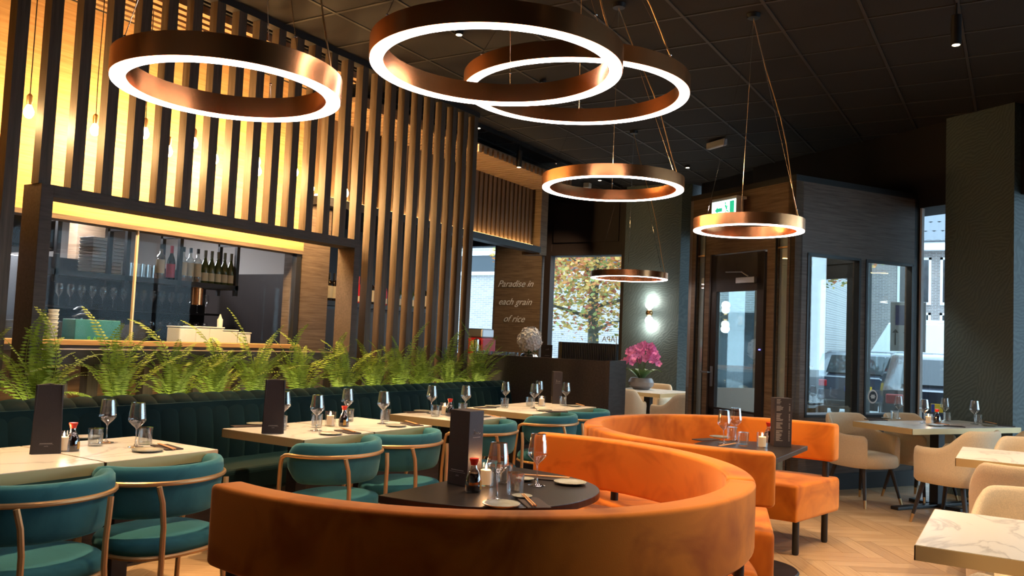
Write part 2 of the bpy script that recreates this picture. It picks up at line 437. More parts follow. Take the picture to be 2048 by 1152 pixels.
# kitchen wall with the pass window (plane y = 6)
KY = 6.0
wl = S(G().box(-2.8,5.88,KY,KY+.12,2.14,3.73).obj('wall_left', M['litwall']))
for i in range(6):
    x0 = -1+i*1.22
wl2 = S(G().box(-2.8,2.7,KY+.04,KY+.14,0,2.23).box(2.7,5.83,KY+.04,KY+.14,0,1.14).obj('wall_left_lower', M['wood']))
S(G().box(5.83,6.26,KY+.06,KY+.20,0,3.8).box(5.88,6.26,KY+.01,KY+.06,0,2.6).obj('wall_left_end', M['vest']))
S(G().box(-2.8,6.26,KY+.14,9.4,2.62,2.68).obj('ceiling_kitchen', M['kwall']))
S(G().box(-2.8,9.4,KY-.02,KY+.13,3.73,3.86).obj('trim_1', M['blackm']))
S(G().box(6.27,6.33,KY+.20,9.4,1.95,2.62).obj('wall_kitchen_right', M['kwall']))
S(G().box(6.27,6.33,KY+.20,9.4,0,1.95).obj('wall_kitchen_right_lower', M['darkwood']))
win = S(G().box(2.66,5.86,KY-.015,KY+.14,2.105,2.14).obj('window_1', M['vest']))
G().box(2.66,5.85,KY-.05,KY+.10,1.185,1.225).obj('window_sill', M['litwall'], win, bev=.004)
G().box(2.66,5.90,KY-.02,KY+.10,1.145,1.185).obj('sill_board', M['vest'], win)
for nm, x0, x1 in (('pane', 2.72, 4.09), ('pane', 4.10, 5.80)):
    G().box(x0,x1,KY+.02,KY+.028,1.225,2.105).obj(nm, M['kglass'], win)
G().box(4.088,4.102,KY+.012,KY+.036,1.225,2.105).obj('glazing_bar', M['brasstrim'], win)
G().box(2.66,2.72,KY,KY+.06,1.225,2.105).box(5.80,5.86,KY,KY+.06,1.225,2.105).obj('jamb', M['black'], win)

# slatted ceiling strip behind the screen (battens along the wall)
sof = S(G().box(-1,5.86,5.26,6.0,3.80,3.84).obj('ceiling_soffit', M['blackm']))
for k in range(7):
    y = 5.30+k*.105
    G().box(-1,5.86,y,y+.058,3.735,3.795).obj('batten', M['batten'], sof)

# bulkhead over the bar: upright slats, cross battens above, led ledge below
bh = S(G().box(5.95,10.36,6.05,6.12,2.70,3.62).obj('wall_bulkhead', M['wood']))
slatm = G().box(0,.062,0,.045,2.735,3.53).obj('s', M['bslat']); sm_ = slatm.data; bpy.data.objects.remove(slatm)
batm = G().box(0,.062,-.62,.05,3.53,3.62).obj('s', M['batten']); bm_ = batm.data; bpy.data.objects.remove(batm)
for k in range(40):
    link_mesh('slat', sm_, bh, (5.98+k*.1095, 6.0, 0))
    link_mesh('batten', bm_, bh, (5.98+k*.1095, 6.0, 0))
G().box(5.95,10.36,5.40,6.05,3.60,3.64).obj('batten_backing', M['wood'], bh)
G().box(5.95,10.36,5.86,6.02,2.615,2.70).obj('ledge', M['black'], bh)
G().box(5.97,10.30,5.955,5.985,2.70,2.722).obj('led_strip', M['led'], bh)
S(G().box(10.40,10.60,5.9,6.2,2.6,3.86).obj('trim_2', M['wood']))
S(G().box(6.3,10.3,6.4,8.9,2.95,3.0).obj('ceiling_bar', M['kdark']))

# end wall x = 12.4 with two windows and the lettered pier
EX = 12.4
S(G().box(EX,EX+.25,6.98,7.90,0,3.86).obj('wall_end', M['wood']))
S(G().box(EX,EX+.25,7.90,9.0,3.0,3.86).box(EX,EX+.25,7.90,9.0,0,.9).obj('wall_end_left', M['kdark']))
S(G().box(EX-.02,EX+.25,5.40,6.98,2.80,3.86).box(EX,EX+.25,5.40,6.98,0,.9).obj('wall_end_right', M['darkwood']))
tp = G().box(EX-.05,EX-.02,5.55,6.75,3.02,3.7).obj('transom_panel', M['darkwood'], None); S(tp).name = 'trim_3'
w2 = S(G().box(EX-.06,EX+.1,6.78,6.90,.9,3.0).box(EX-.06,EX+.1,5.36,5.48,0,3.86).obj('window_2', M['darkwood']))
G().box(EX-.06,EX+.04,5.48,6.78,2.80,2.87).obj('window_head', M['darkwood'], w2)
G().box(EX+.05,EX+.06,5.48,6.78,.9,2.80).obj('pane', M['winglass'], w2)
w3 = S(G().box(EX,EX+.1,7.90,7.94,.9,3.0).obj('window_3', M['vest']))
G().box(EX+.05,EX+.06,7.94,9.0,.9,3.0).obj('pane', M['winglass'], w3)
def text(name, body, size, m, M4, parent=None, ext=.002, shear=0, align='CENTER', mirror=False):
    c = bpy.data.curves.new(name, 'FONT'); c.body = body; c.size = size; c.extrude = ext; c.shear = shear; c.align_x = align; c.align_y = 'CENTER'
    t_ = bpy.data.objects.new(name, c); col.objects.link(t_)
    dg = bpy.context.evaluated_depsgraph_get(); me = bpy.data.meshes.new_from_object(t_.evaluated_get(dg)); me.name = name
    bpy.data.objects.remove(t_); bpy.data.curves.remove(c)
    me.materials.clear(); me.materials.append(m)
    me.transform(M4 @ Matrix.Diagonal(Vector((-1 if mirror else 1,1,1,1))))
    o = bpy.data.objects.new(name, me); col.objects.link(o)
    if parent is not None: o.parent = parent
    return o
# facing -x: text x axis -> -y, text y axis -> z
FX = Matrix(((0,0,-1,0),(-1,0,0,0),(0,1,0,0),(0,0,0,1)))
for body, px, py, sz in (('Paradise in', 1030, 568, .165), ('each grain', 1029, 604, .165), ('of rice', 1027, 638, .165)):
    q = at_x(px, py, EX-.012)
    text_o = text('wall_lettering', body, sz, M['whitepaint'], Matrix.Translation(q) @ FX, shear=.45)
    tag(text_o, {'Paradise in': 'silver script words Paradise in, top line on the wood pier', 'each grain': 'silver script words each grain, middle line on the wood pier', 'of rice': 'silver script words of rice, lowest line on the wood pier'}[body], 'lettering')
for body, px, py in (('JAPA', 1219, 679), ('R', 1181, 679)):
    q = at_x(px, py, EX+.045)
    o = text('window_lettering', body, .13, M['white'], Matrix.Translation(q) @ FX, mirror=True)
    tag(o, {'JAPA': 'white mirrored letters JAPA on the window beside the tree', 'R': 'single white mirrored letter R on the window left of the trunk'}[body], 'lettering')

# pillar with the wall lamp, and the blue-lit glazed corner beside it
S(G().prism([(12.1,5.32),(12.1,4.40),(12.22,4.28),(12.9,4.05),(12.9,5.32)], 0, 3.86).obj('wall_pillar_left', M['palm']))
wf = S(G().box(12.3,12.4,3.0,4.1,3.0,3.86).obj('window_4', M['black']))
G().prism([(12.30,4.1),(12.31,4.1),(11.0,2.45),(10.99,2.45)], 0, 3.0).obj('pane', M['winglass'], wf)
G().prism([(12.25,4.15),(12.35,4.15),(11.05,2.4),(10.95,2.4)], 3.0, 3.86).obj('window_head', M['black'], wf)

# right facade: window beside the vestibule, dark pillar, then a window wall out of view
S(G().box(1.78,2.3,-9,2.6,2.97,3.86, MV()).obj('wall_facade', M['blackm']))
S(G().box(1.68,2.3,-1.117,-.39,0,3.86, MV()).obj('wall_pillar_right', M['palm']))
w5 = S(G().box(1.76,1.84,.0,.02,0,3.0, MV()).obj('window_5', M['black']))
G().box(1.82,1.826,-.39,.0,.0,3.0, MV()).obj('pane', M['winglass'], w5)
G().box(1.80,1.84,-.022,-.0,0,3.0, MV()).obj('window_post', M['whitepaint'], w5)
w6 = S(G().box(2.1,2.3,-9,-1.117,0,.12, MV()).obj('window_6', M['black']))
for k in range(5):
    G().box(2.15,2.25,-1.9-k*1.8-.04,-1.9-k*1.8,.12,2.97, MV()).obj('mullion', M['black'], w6)
G().box(2.19,2.2,-9,-1.117,.12,2.97, MV()).obj('pane', M['winglass'], w6)
def portal(name, cx, cyy, cz, sx, sz, nrm):
    l = bpy.data.lights.new(name, 'AREA'); l.shape = 'RECTANGLE'; l.size = sx; l.size_y = sz
    try: l.cycles.is_portal = True
    except Exception: return
    o = bpy.data.objects.new(name, l); col.objects.link(o); o.location = (cx,cyy,cz)
    o.rotation_euler = Vector(nrm).to_track_quat('-Z','Y').to_euler()
pc = P0+Cd*2.28+Dd*(-5.05); portal('window_portal', pc.x, pc.y, 1.5, 7.8, 2.9, -Cd)
pc = P0+Cd*2.05+Dd*(-.17); portal('window_portal', pc.x, pc.y, 1.5, .44, 3.0, -Cd)
portal('window_portal', EX+.1, 6.13, 1.85, 1.3, 1.9, (-1,0,0))
portal('window_portal', 11.68, 3.3, 1.5, 2.1, 3.0, (-.79,.61,0))

# entrance vestibule
ves = empty('entrance_vestibule', P0)
tag(ves, 'grey brown wood clad entrance vestibule with door, slim side lights and two windows', 'vestibule')
vI = Matrix.Translation(-P0)
def V(g, name, m, parent=None, **k):
    return g.obj(name, m, parent if parent is not None else ves, **k)
MVL = vI @ MV()
H_ = 3.06
# right face y=0 (x along C)
g = G()
for b in ((0,.17,0,H_),(.17,1.75,0,.72),(.17,1.75,2.35,H_),(.91,.985,.72,2.35),(1.70,1.75,.72,2.35)):
    g.box(b[0],b[1],0,.10,b[2],b[3], MVL)
V(g, 'right_wall', M['vest'])
g = G()
for b in ((0,.055,0,H_),(.265,.38,0,H_),(1.24,1.36,0,H_),(1.53,1.65,0,H_),(.38,1.24,2.40,H_),(.055,.265,2.72,H_),(1.36,1.53,2.72,H_)):
    g.box(0,.10,b[0],b[1],b[2],b[3], MVL)
V(g, 'left_wall', M['wood'])
V(G().box(0,1.75,0,1.65,H_,H_+.06,MVL), 'vestibule_roof', M['black'])
V(G().box(.05,1.75,-.015,0,0,.16,MVL), 'skirting', M['black'])
V(G().box(-.015,0,0,1.65,0,.12,MVL), 'skirting', M['black'])
for (x0,x1) in ((.17,.91),(.985,1.70)):
    f = G()
    for b in ((x0,x0+.025,.72,2.35),(x1-.025,x1,.72,2.35),(x0,x1,.72,.745),(x0,x1,2.325,2.35)):
        f.box(b[0],b[1],-.008,.06,b[2],b[3],MVL)
    f = V(f, 'window_frame', M['black'])
    V(G().box(x0+.02,x1-.02,.03,.036,.745,2.325,MVL), 'pane', M['winglass'], f)
    V(G().box(x0+.02,x1-.02,.0,.05,.745,.762,MVL), 'ledge', M['steel'], f)
for (y0,y1) in ((.055,.265),(1.36,1.53)):
    f = V(G().box(-.004,.02,y0,y0+.01,0,2.72,MVL).box(-.004,.02,y1-.01,y1,0,2.72,MVL), 'side_light', M['black'])
    V(G().box(.04,.046,y0,y1,0,2.72,MVL), 'pane', M['winglass'], f)
    V(G().box(.06,.12,y0+(y1-y0)*.50,y0+(y1-y0)*1.0,0,2.72,MVL), 'post', M['whitepaint'], f)
    V(G().box(.02,.06,y0,y1,2.40,2.415,MVL), 'clip', M['brass'], f)
dr = V(G().box(-.02,.03,.40,.50,0,2.38,MVL).box(-.02,.03,1.13,1.22,0,2.38,MVL).box(-.02,.03,.40,1.22,1.98,2.38,MVL).box(-.02,.03,.40,1.22,0,.72,MVL), 'door', M['darkwood'], bev=.004)
V(G().box(-.028,-.02,.38,1.24,0,2.40,MVL).box(-.030,-.02,.40,1.22,2.0,2.01,MVL) if False else G().box(-.028,.02,1.22,1.245,0,2.40,MVL), 'door_frame', M['darkwood'], dr)
V(G().box(.0,.006,.50,1.13,.72,1.98,MVL), 'pane', M['winglass'], dr)
V(G().box(-.024,-.02,.50,1.12,.55,.70,MVL), 'kick_plate', M['steel'], dr)
V(G().box(-.03,-.02,1.155,1.195,.94,1.16,MVL).box(-.075,-.03,1.17,1.18,1.09,1.10,MVL).box(-.085,-.07,1.17,1.30,1.085,1.105,MVL), 'handle', M['steel'], dr, bev=.003)
V(G().box(-.06,-.02,.50,.78,2.06,2.12,MVL).tube([(-.05,.60,2.13),(-.12,.62,2.17),(-.05,.95,2.19)],.009,8,M=MVL), 'door_closer', M['steel'], dr, bev=.004)
V(G().box(-.024,-.021,.425,.45,1.36,1.372,MVL), 'indicator', M['blueled'], dr)
# back and outer door of the vestibule
V(G().box(1.72,1.80,.62,.76,0,H_,MVL).box(1.72,1.80,1.50,1.65,0,H_,MVL).box(1.72,1.80,0,1.65,2.42,H_,MVL).box(1.72,1.80,0,.07,0,H_,MVL), 'outer_frame', M['black'])
V(G().box(1.75,1.756,.07,.62,0,2.42,MVL), 'pane', M['winglass'])
od = V(G().box(1.74,1.78,.76,.92,0,2.42,MVL).box(1.74,1.78,1.36,1.50,0,2.42,MVL).box(1.74,1.78,.76,1.5,2.25,2.42,MVL).box(1.74,1.78,.76,1.5,0,.25,MVL), 'outer_door', M['black'])
V(G().box(1.757,1.763,.92,1.36,.25,2.25,MVL), 'pane', M['winglass'], od)
V(G().tube([(1.66,1.42,.62),(1.66,1.42,1.34)],.014,8,M=MVL), 'pull_bar', M['black'], od)
V(G().box(1.66,1.75,1.415,1.425,.76,.77,MVL).box(1.66,1.75,1.415,1.425,1.18,1.19,MVL), 'pull_bracket', M['brass'], od)
V(G().box(0,1.75,1.60,1.65,0,.9,MVL).box(0,.2,1.60,1.65,.9,H_,MVL).box(1.0,1.14,1.60,1.65,.9,H_,MVL).box(0,1.75,1.60,1.65,2.5,H_,MVL), 'back_wall', M['kwall'])
V(G().box(.2,1.0,1.62,1.626,.9,2.5,MVL).box(1.14,1.75,1.62,1.626,.9,2.5,MVL), 'pane', M['winglass'])
# emergency exit sign on the left face
ex = empty('exit_sign', P0+Dd*.86-Cd*.09+Vector((0,0,2.78)), CA+PI/2)   # local x along D
tag(ex, 'lit green and white emergency exit sign with running figure above the inner door', 'sign')
G().box(-.20,.20,-.05,.09,.17,.20).box(-.20,.20,-.006,.09,-.02,.17).obj('housing', M['white'], ex, bev=.004)
yy = .0
exf = G().box(-.19,.19,.09,.094,-.01,.165).obj('sign_face', M['exitw'], ex)
g = G()
def q2(pts): g.add([(x,.0955,z) for x,z in pts]+[(x,.0940,z) for x,z in pts], [tuple(range(len(pts)))])
q2([(-.17,0),(-.10,0),(-.10,.15),(-.17,.15)]); q2([(.02,.05),(.09,.05),(.09,.03),(.14,.07),(.09,.11),(.09,.09),(.02,.09)])
q2([(-.065,.075),(-.04,.12),(-.02,.12),(-.045,.06)]); q2([(-.06,.07),(-.045,.06),(-.02,.02),(-.035,.015)]); q2([(-.04,.125),(-.02,.125),(-.02,.145),(-.04,.145)]); q2([(-.075,.09),(-.02,.095),(-.02,.105),(-.075,.10)])
q2([(-.06,.06),(-.05,.05),(-.085,.03),(-.09,.04)])
g.obj('running_figure', M['exitg'], exf)

vl = V(G().box(.7,1.0,.65,.95,H_-.03,H_,MVL), 'added_light_panel', M['whitepaint'])  # plain panel added to go with the lamp below
l = bpy.data.lights.new('added_vestibule_light','AREA'); l.size = .28; l.energy = 26; l.color = (1,.93,.82); lo = bpy.data.objects.new('added_vestibule_light', l); col.objects.link(lo)  # lamp added to brighten the dark inside of the vestibule
lo.location = P0+Cd*.85+Dd*.8+Vector((0,0,H_-.05))
# ================================================================== SLATTED SCREEN AND PORTAL
scr = empty('slatted_screen', (0,5.17,0)); tag(scr, 'tall screen of upright dark wood slats between the dining room and the kitchen', 'screen')
def slat_mesh(z0, z1):
    o = G().box(0,.076,-.04,.04,z0,z1).obj('s', M['slat']); me = o.data; bpy.data.objects.remove(o); return me
s_full, s_up, s_low = slat_mesh(.2,3.84), slat_mesh(2.2,3.84), slat_mesh(.2,1.09)
for i in range(-5, 25):
    x = 2.592+.2033*i
    if 2.79 < x < 5.71:
        link_mesh('slat', s_up, scr, (x,0,0)); link_mesh('slat', s_low, scr, (x,0,0))
    else: link_mesh('slat', s_full, scr, (x,0,0))
G().box(1.4,7.56,-.05,.05,3.80,3.855).obj('head_rail', M['blackm'], scr)
por = empty('portal_frame', (4.25,5.2,0)); tag(por, 'dark smoked oak frame standing around the kitchen pass window', 'frame')
G().box(-1.45,-1.372,-.1,.1,1.0,2.20).obj('post', M['frame'], por, bev=.002)
G().box(1.372,1.45,-.1,.1,1.0,2.20).obj('post', M['frame'], por, bev=.002)
G().box(-1.372,1.372,-.1,.1,2.125,2.20).obj('beam', M['frame'], por, bev=.002)
G().box(-1.372,1.372,-.1,.1,1.09,1.185).obj('bottom_rail', M['frame'], por, bev=.002)

# bare bulbs hanging between screen and wall
def b_bulb():
    r = empty('pendant_bulb')
    G().tube([(0,0,.10),(.004,.002,.4),(-.003,0,.8),(0,0,1.05)],.0035,6).obj('cord', M['black'], r)
    G().lathe([(.0,.02),(.014,.025),(.019,.05),(.019,.085),(.008,.10),(0,.102)],12).obj('socket', M['brass'], r, smooth=True)
    G().lathe([(0,-.062),(.018,-.056),(.030,-.036),(.032,-.015),(.022,.008),(.014,.026)],14).obj('glass_bulb', M['bulb'], r, smooth=True)
    return r
BUILD = {'bulb': b_bulb}
bl = [(-20,195),(58,218),(190,255),(290,262),(337,298),(388,282),(430,314),(514,318),(516,338),(590,340),(622,372),(691,382)]
for i, (x, y) in enumerate(bl):
    Y = (5.5,5.5,5.72,5.62,5.55,5.5,5.8,5.5,5.7,5.52,5.6,5.65)[i]
    q = at_y(x, y, Y); q.z = min(q.z, 2.86)
    o = place('bulb', q, i*.7, 'glowing bare bulb, %s of the row hanging behind the slats' % ('first','second','third','fourth','fifth','sixth','seventh','eighth','ninth','tenth','eleventh','twelfth')[i]+(' from the left'), 'light bulb', 'bare bulbs behind the slats')
    l = bpy.data.lights.new('bulb_light', 'POINT'); l.energy = 21; l.color = (1,.60,.24); l.shadow_soft_size = .035
    lo = bpy.data.objects.new('bulb_light', l); col.objects.link(lo); lo.location = (0,0,-.075); lo.parent = o; BULBS.append(l)

# ================================================================== RING LAMPS
def ring_lamp(cx, cyy, z, dia, label, h=.085, wd=.058, cz=3.85, cxy=None):
    r = empty('ring_pendant_lamp', (cx,cyy,z)); tag(r, label, 'pendant lamp', 'copper ring lamps')
    R = dia/2; Ri = R-wd
    G().lathe([(R,.004),(R,h),(R-.006,h),(R-.006,.012),(Ri+.006,.012),(Ri+.006,h),(Ri,h),(Ri,.004)], 96, closed=True).obj('copper_ring', M['copper'], r, smooth=True)
    G().lathe([(R-.004,0),(R-.004,.010),(Ri+.004,.010),(Ri+.004,0)], 96, closed=True).obj('light_band', M['ring'], r, smooth=True)
    top = Vector((0,0,cz-z-.03))
    G().lathe([(0,cz-z-.03),(.045,cz-z-.03),(.05,cz-z),(0,cz-z)],20).obj('ceiling_rose', M['black'], r, smooth=True)
    for k in range(3):
        a = rad(25)+k*2*PI/3
        p = Vector((math.cos(a)*(R-wd/2), math.sin(a)*(R-wd/2), h))
        G().tube([p, top],.0016,5).obj('cable', M['chrome'], r)
        G().sphere(p+(top-p)*.04,.006,8,6).obj('cable_grip', M['chrome'], r)
    a = rad(-60); p = Vector((math.cos(a)*(R-wd/2), math.sin(a)*(R-wd/2), h))
    pts = []
    for k in range(9):
        t = k/8; q = p+(top-p)*t; pts.append(q+Vector((.02*math.sin(t*9),.02*math.cos(t*7)-.02,0))*math.sin(PI*t))
    G().tube(pts,.0035,6).obj('power_cord', M['brasspaint'], r)
    return r
ring_lamp(2.0,2.46,2.22,.80,'copper ring lamp at far left, hanging before the slatted screen')
ring_lamp(2.72,1.775,2.43,1.0,'largest looking copper ring lamp at the top centre, nearest the ceiling edge')
ring_lamp(3.86,2.01,2.67,1.19,'wide copper ring lamp overlapped by the nearest one')
ring_lamp(5.45,2.51,2.475,1.02,'copper ring lamp hanging in mid room before the wood bulkhead')
ring_lamp(6.05,1.69,2.225,.79,'copper ring lamp hanging in front of the exit sign')
ring_lamp(8.9,3.85,2.115,.89,'farthest and thinnest copper ring lamp, before the autumn tree window', h=.075)

# ceiling tracks and cylinder spots
def track(x0,y0,x1,y1,label):
    d = Vector((x1-x0,y1-y0,0)); L = d.length; o = empty('light_track',(x0,y0,3.82),math.atan2(d.y,d.x)); tag(o,label,'light track')
    G().box(0,L,-.018,.018,-.01,.03).obj('rail', M['black'], o); return o
q = at(1038,330,3.55); TYY = q.y
track(7.7,TYY,12.0,TYY,'black light track on the ceiling in front of the bulkhead')
SPOTS = []
def spot(x, y, tx, ty, tz, e, size=50, label=None, z=3.849, ln=.03, color=(1,.70,.40), blend=.7, rad_=.04):
    r = empty('cylinder_spot', (x,y,z)); tag(r, label, 'spot light', 'black ceiling spots')
    (G().lathe([(0,0),(.008,0),(.008,-.10),(0,-.10)],10).obj('stem', M['black'], r) if ln > .1 else None)
    G().lathe([(.030,-ln),(.034,-ln+.004),(.034,-.09 if ln > .1 else -.005),(0,-.08 if ln > .1 else 0)],20).obj('body', M['black'], r, smooth=True)
    G().lathe([(0,-ln-.002),(.025,-ln-.002),(.025,-ln+.008),(0,-ln+.008)],20).obj('lens', M['spotlens'], r)
    l = bpy.data.lights.new('spot_light','SPOT'); l.energy = e; l.spot_size = rad(size); l.spot_blend = blend; l.color = color; l.shadow_soft_size = rad_
    lo = bpy.data.objects.new('spot_light', l); col.objects.link(lo); lo.location = (0,0,-ln-.03)
    d = Vector((tx-x, ty-y, tz-(z-ln))); lo.rotation_euler = d.to_track_quat('-Z','Y').to_euler(); lo.parent = r
    SPOTS.append(lo); return r
WARM = (1,.66,.34)
q = at(1038,330,3.55); spot(q.x,TYY,9.0,4.7,.9,60,70,'black cylinder spot on the track before the bulkhead', z=3.82, ln=.30)
spot(11.2,TYY,12.4,7.35,1.9,200,50,'added black spot on the track, brightening the lettered pier', z=3.82)  # added spot, only to lift the dark pier
spot(7.9,TYY,8.25,4.75,1.3,150,44,'added black spot on the track, brightening the flowers on the bar counter', z=3.82)  # spot added so the white flowers on the bar get light
for i,(x,tx,e) in enumerate([(2.3,2.3,420),(4.1,4.05,420),(5.4,5.35,300),(6.8,6.7,420)]):
    spot(x,3.9,tx,3.8,.75,e,44,'black cylinder spot above the %s table of the banquette row' % ('first','second','third','fourth')[i], color=WARM)
spot(3.5,1.4,3.15,2.0,.75,150,66,'black cylinder spot above the nearer orange booth', color=WARM)
spot(4.35,1.9,3.95,1.5,.6,330,58,'black cylinder spot between the two orange booths', color=WARM)
spot(5.6,1.4,5.5,1.6,.7,170,66,'black cylinder spot above the farther orange booth', color=WARM)
spot(3.4,-.75,3.5,.0,.75,260,60,'black cylinder spot above the nearest marble table at right', color=(1,.76,.5))
spot(6.3,-.75,6.2,.0,.75,230,60,'black cylinder spot above the second marble table at right', color=(1,.76,.5))
spot(1.6,-1.3,3.6,-.1,.75,150,44,'added unseen ceiling spot behind the viewer, brightening the corner table', color=(1,.76,.5))  # unseen fill spot, added to light the camera side of the tables
spot(3.4,-2.2,6.8,.2,.6,200,50,'added unseen ceiling spot at the far right, brightening the cream chairs', color=(1,.76,.5))  # second added spot out of view, warms the near faces of the chairs
q = at(1912,90,3.55); spot(q.x,q.y,q.x+.3,q.y+.2,.2,120,56,'black cylinder spot hanging alone before the dark right pillar', z=3.85, ln=.30)
q = at(893,16,3.55); spot(q.x,q.y,q.x+.2,q.y-.3,.5,60,60,'black cylinder spot above the nearest ring lamp', z=3.85, ln=.28, color=WARM)
spot(10.9,3.9,10.9,4.2,.75,190,60,'black cylinder spot above the orchid table')
spot(5.2,.1,5.3,.5,0,200,75,'black cylinder spot over the open herringbone floor', color=WARM)

# small ceiling devices
o = G().box(-.05,.05,-.05,.05,-.08,0).box(-.03,.03,-.03,.03,-.12,-.08).obj('ceiling_sensor', M['white'], bev=.01); q = at(1175,366,3.845); o.location = q; tag(o,'small white detector on the ceiling seen through a ring lamp','detector')
o = G().box(-.16,.16,-.03,.03,-.08,0).obj('air_freshener', M['whitepaint'], bev=.01); q = at(1431,371,3.3); o.location = (q.x,q.y,3.84); o.rotation_euler=(0,0,CA+PI/2); tag(o,'small pale box fitting on the dark ceiling left of the exit sign','fitting')

# ================================================================== WALL LAMP
q = at_x(1303,626,12.1)
wlamp = empty('wall_lamp', (12.1-.09,q.y,q.z)); tag(wlamp, 'brass wall lamp with two glowing globes on the dark pillar', 'wall lamp')
G().sphere((0,0,0),.055,18,12).obj('brass_ball', M['brass'], wlamp, smooth=True)
G().box(.0,.09,-.012,.012,-.012,.012).obj('arm', M['brass'], wlamp)
for s in (-1,1):
    G().sphere((0,0,s*.115),.062,18,12).obj('globe', M['sconce'], wlamp, smooth=True)
    l = bpy.data.lights.new('globe_light','POINT'); l.energy = 12; l.color = (1,.95,.82); l.shadow_soft_size = .06
    lo = bpy.data.objects.new('globe_light', l); col.objects.link(lo); lo.location = (0,0,s*.19); lo.parent = wlamp
# ================================================================== BANQUETTE
ban = empty('banquette', (0,4.5,0)); tag(ban, 'long dark green velvet banquette with channelled back along the fern planter', 'bench')
BX0, BX1, CW = .6, 7.72, .135
def channel():
    rings = []
    prof = [(.16,.40,0),(.155,.55,0),(.165,.68,0),(.19,.80,0),(.225,.87,0),(.285,.905,0),(.34,.895,0),(.37,.86,0)]
    for (y,z,_) in prof:
        pass
    def fn(u, v):
        # u across the channel, v along the profile
        t = v*(len(prof)-1); i = min(int(t), len(prof)-2); f = t-i
        y = prof[i][0]*(1-f)+prof[i+1][0]*f; z = prof[i][1]*(1-f)+prof[i+1][1]*f
        b = .013*math.sin(PI*u)**.55
        ty, tz = prof[i+1][0]-prof[i][0], prof[i+1][1]-prof[i][1]; L = math.hypot(ty,tz)
        return (u*CW, y - b*tz/L, z + b*ty/L)
    o = G().grid(fn, 8, 18).obj('s', M['dteal'], smooth=True, ang=80); me = o.data; bpy.data.objects.remove(o); return me
chm = channel()
k = 0; x = BX0
while x < BX1-.01:
    link_mesh('channel', chm, ban, (x,0,0)); x += CW
BX1 = x
G().box(BX0,BX1,.19,.37,.10,.86).obj('back_frame', M['dteal'], ban)
G().box(BX0,BX1,-.26,.24,.30,.47).obj('seat', M['dteal'], ban, bev=.035, seg=4)
G().box(BX0,BX1,-.20,.24,.10,.30).obj('plinth', M['frame'], ban)
G().box(BX0,BX1,-.17,.24,0,.10).obj('kick_board', M['black'], ban)

# planter behind it
pla = empty('fern_planter', (0,5.0,0)); tag(pla, 'long low dark planter trough behind the banquette holding ferns', 'planter')
G().box(.6,7.75,-.12,.10,0,.76).obj('trough', M['frame'], pla)
G().box(.6,7.75,-.115,.095,.76,.775).obj('soil', M['soil'], pla)
G().box(.6,7.75,-.114,-.100,.80,.815).obj('led_strip', M['fernled'], pla)

def frond_mesh(seed, L=.62):
    rnd = random.Random(seed); g = G()
    n = 34; pts = []
    rise = rnd.uniform(.75,1.25); droop = rnd.uniform(.5,1.1); side = rnd.uniform(-.15,.15)
    p = Vector((0,0,0)); a = rise; pts.append(p.copy()); dirs = []
    for i in range(n):
        a -= droop*1.5/n*(.3+1.4*i/n)
        d = Vector((math.cos(a), side*i/n, math.sin(a))); p = p+d*(L/n); pts.append(p.copy()); dirs.append(d)
    g.tube([pts[i] for i in range(0,n+1,3)], [.0022*(1-.7*i/(n/3+1)) for i in range(len(range(0,n+1,3)))], 4)
    for i in range(3, n):
        t = i/n; wdt = .062*math.sin(PI*min(1,(t*.93+.07)))**.55*(1-.25*t)
        d = dirs[i-1].normalized(); sd = Vector((-d.y, d.x, 0)); 
        if sd.length < .01: sd = Vector((0,1,0))
        sd = Vector((0,1,0)); nrm = d.cross(sd).normalized()
        for s in (-1,1):
            o = pts[i]; e = o+sd*s*wdt+d*wdt*.25-Vector((0,0,1))*wdt*rnd.uniform(.05,.35)
            m = (o+e)/2+d*.006; m2 = (o+e)/2-d*.006
            g.add([o, m, e, m2],[(0,1,2,3)])
    o = g.obj('frond', M['fern']); me = o.data; bpy.data.objects.remove(o); return me
FM = [frond_mesh(k, .50+.04*(k%5)) for k in range(8)]
names_f = ['leftmost fern in the trough, partly cut by the frame edge','fern in the trough behind the first menu stand','fern in the trough left of the portal window middle','fern with upright fronds below the kitchen window','fern in the trough before the kitchen window sill','fern behind the second menu stand','fern in front of the right portal post','fern at the foot of the slats right of the portal','bushy fern under the middle slats','bushy fern below the last slats','bright green fern at the banquette end','fern beside the bar counter end','fern with long frond reaching over the bar front','small fern at the far end of the trough']
nfx = 14
for i in range(nfx):
    x = 2.0+i*(7.45-2.0)/(nfx-1)
    r = empty('fern', (x+math.sin(i*5)*.07, 4.97, .77), 0); tag(r, names_f[i], 'fern', 'ferns in the trough')
    G().lathe([(.0,-.02),(.05,-.02),(.06,.02),(0,.04)],10).obj('crown', M['stem'], r)
    rnd = random.Random(100+i)
    nf = 24
    for k in range(nf):
        a = 2*PI*k/nf+rnd.uniform(-.25,.25)
        o = link_mesh('frond', rnd.choice(FM), r, (0,0,0), a)
        big = (k % 5 == 3)
        up_ = rnd.uniform(-.30,.25) if k % 2 else rnd.uniform(-.65,-.25)
        if abs(math.sin(a)) > .5: up_ -= .30
        o.rotation_euler = (0, up_, a); s = rnd.uniform(.75,1.1)*(1.35 if big else 1); o.scale = (s,s,s)

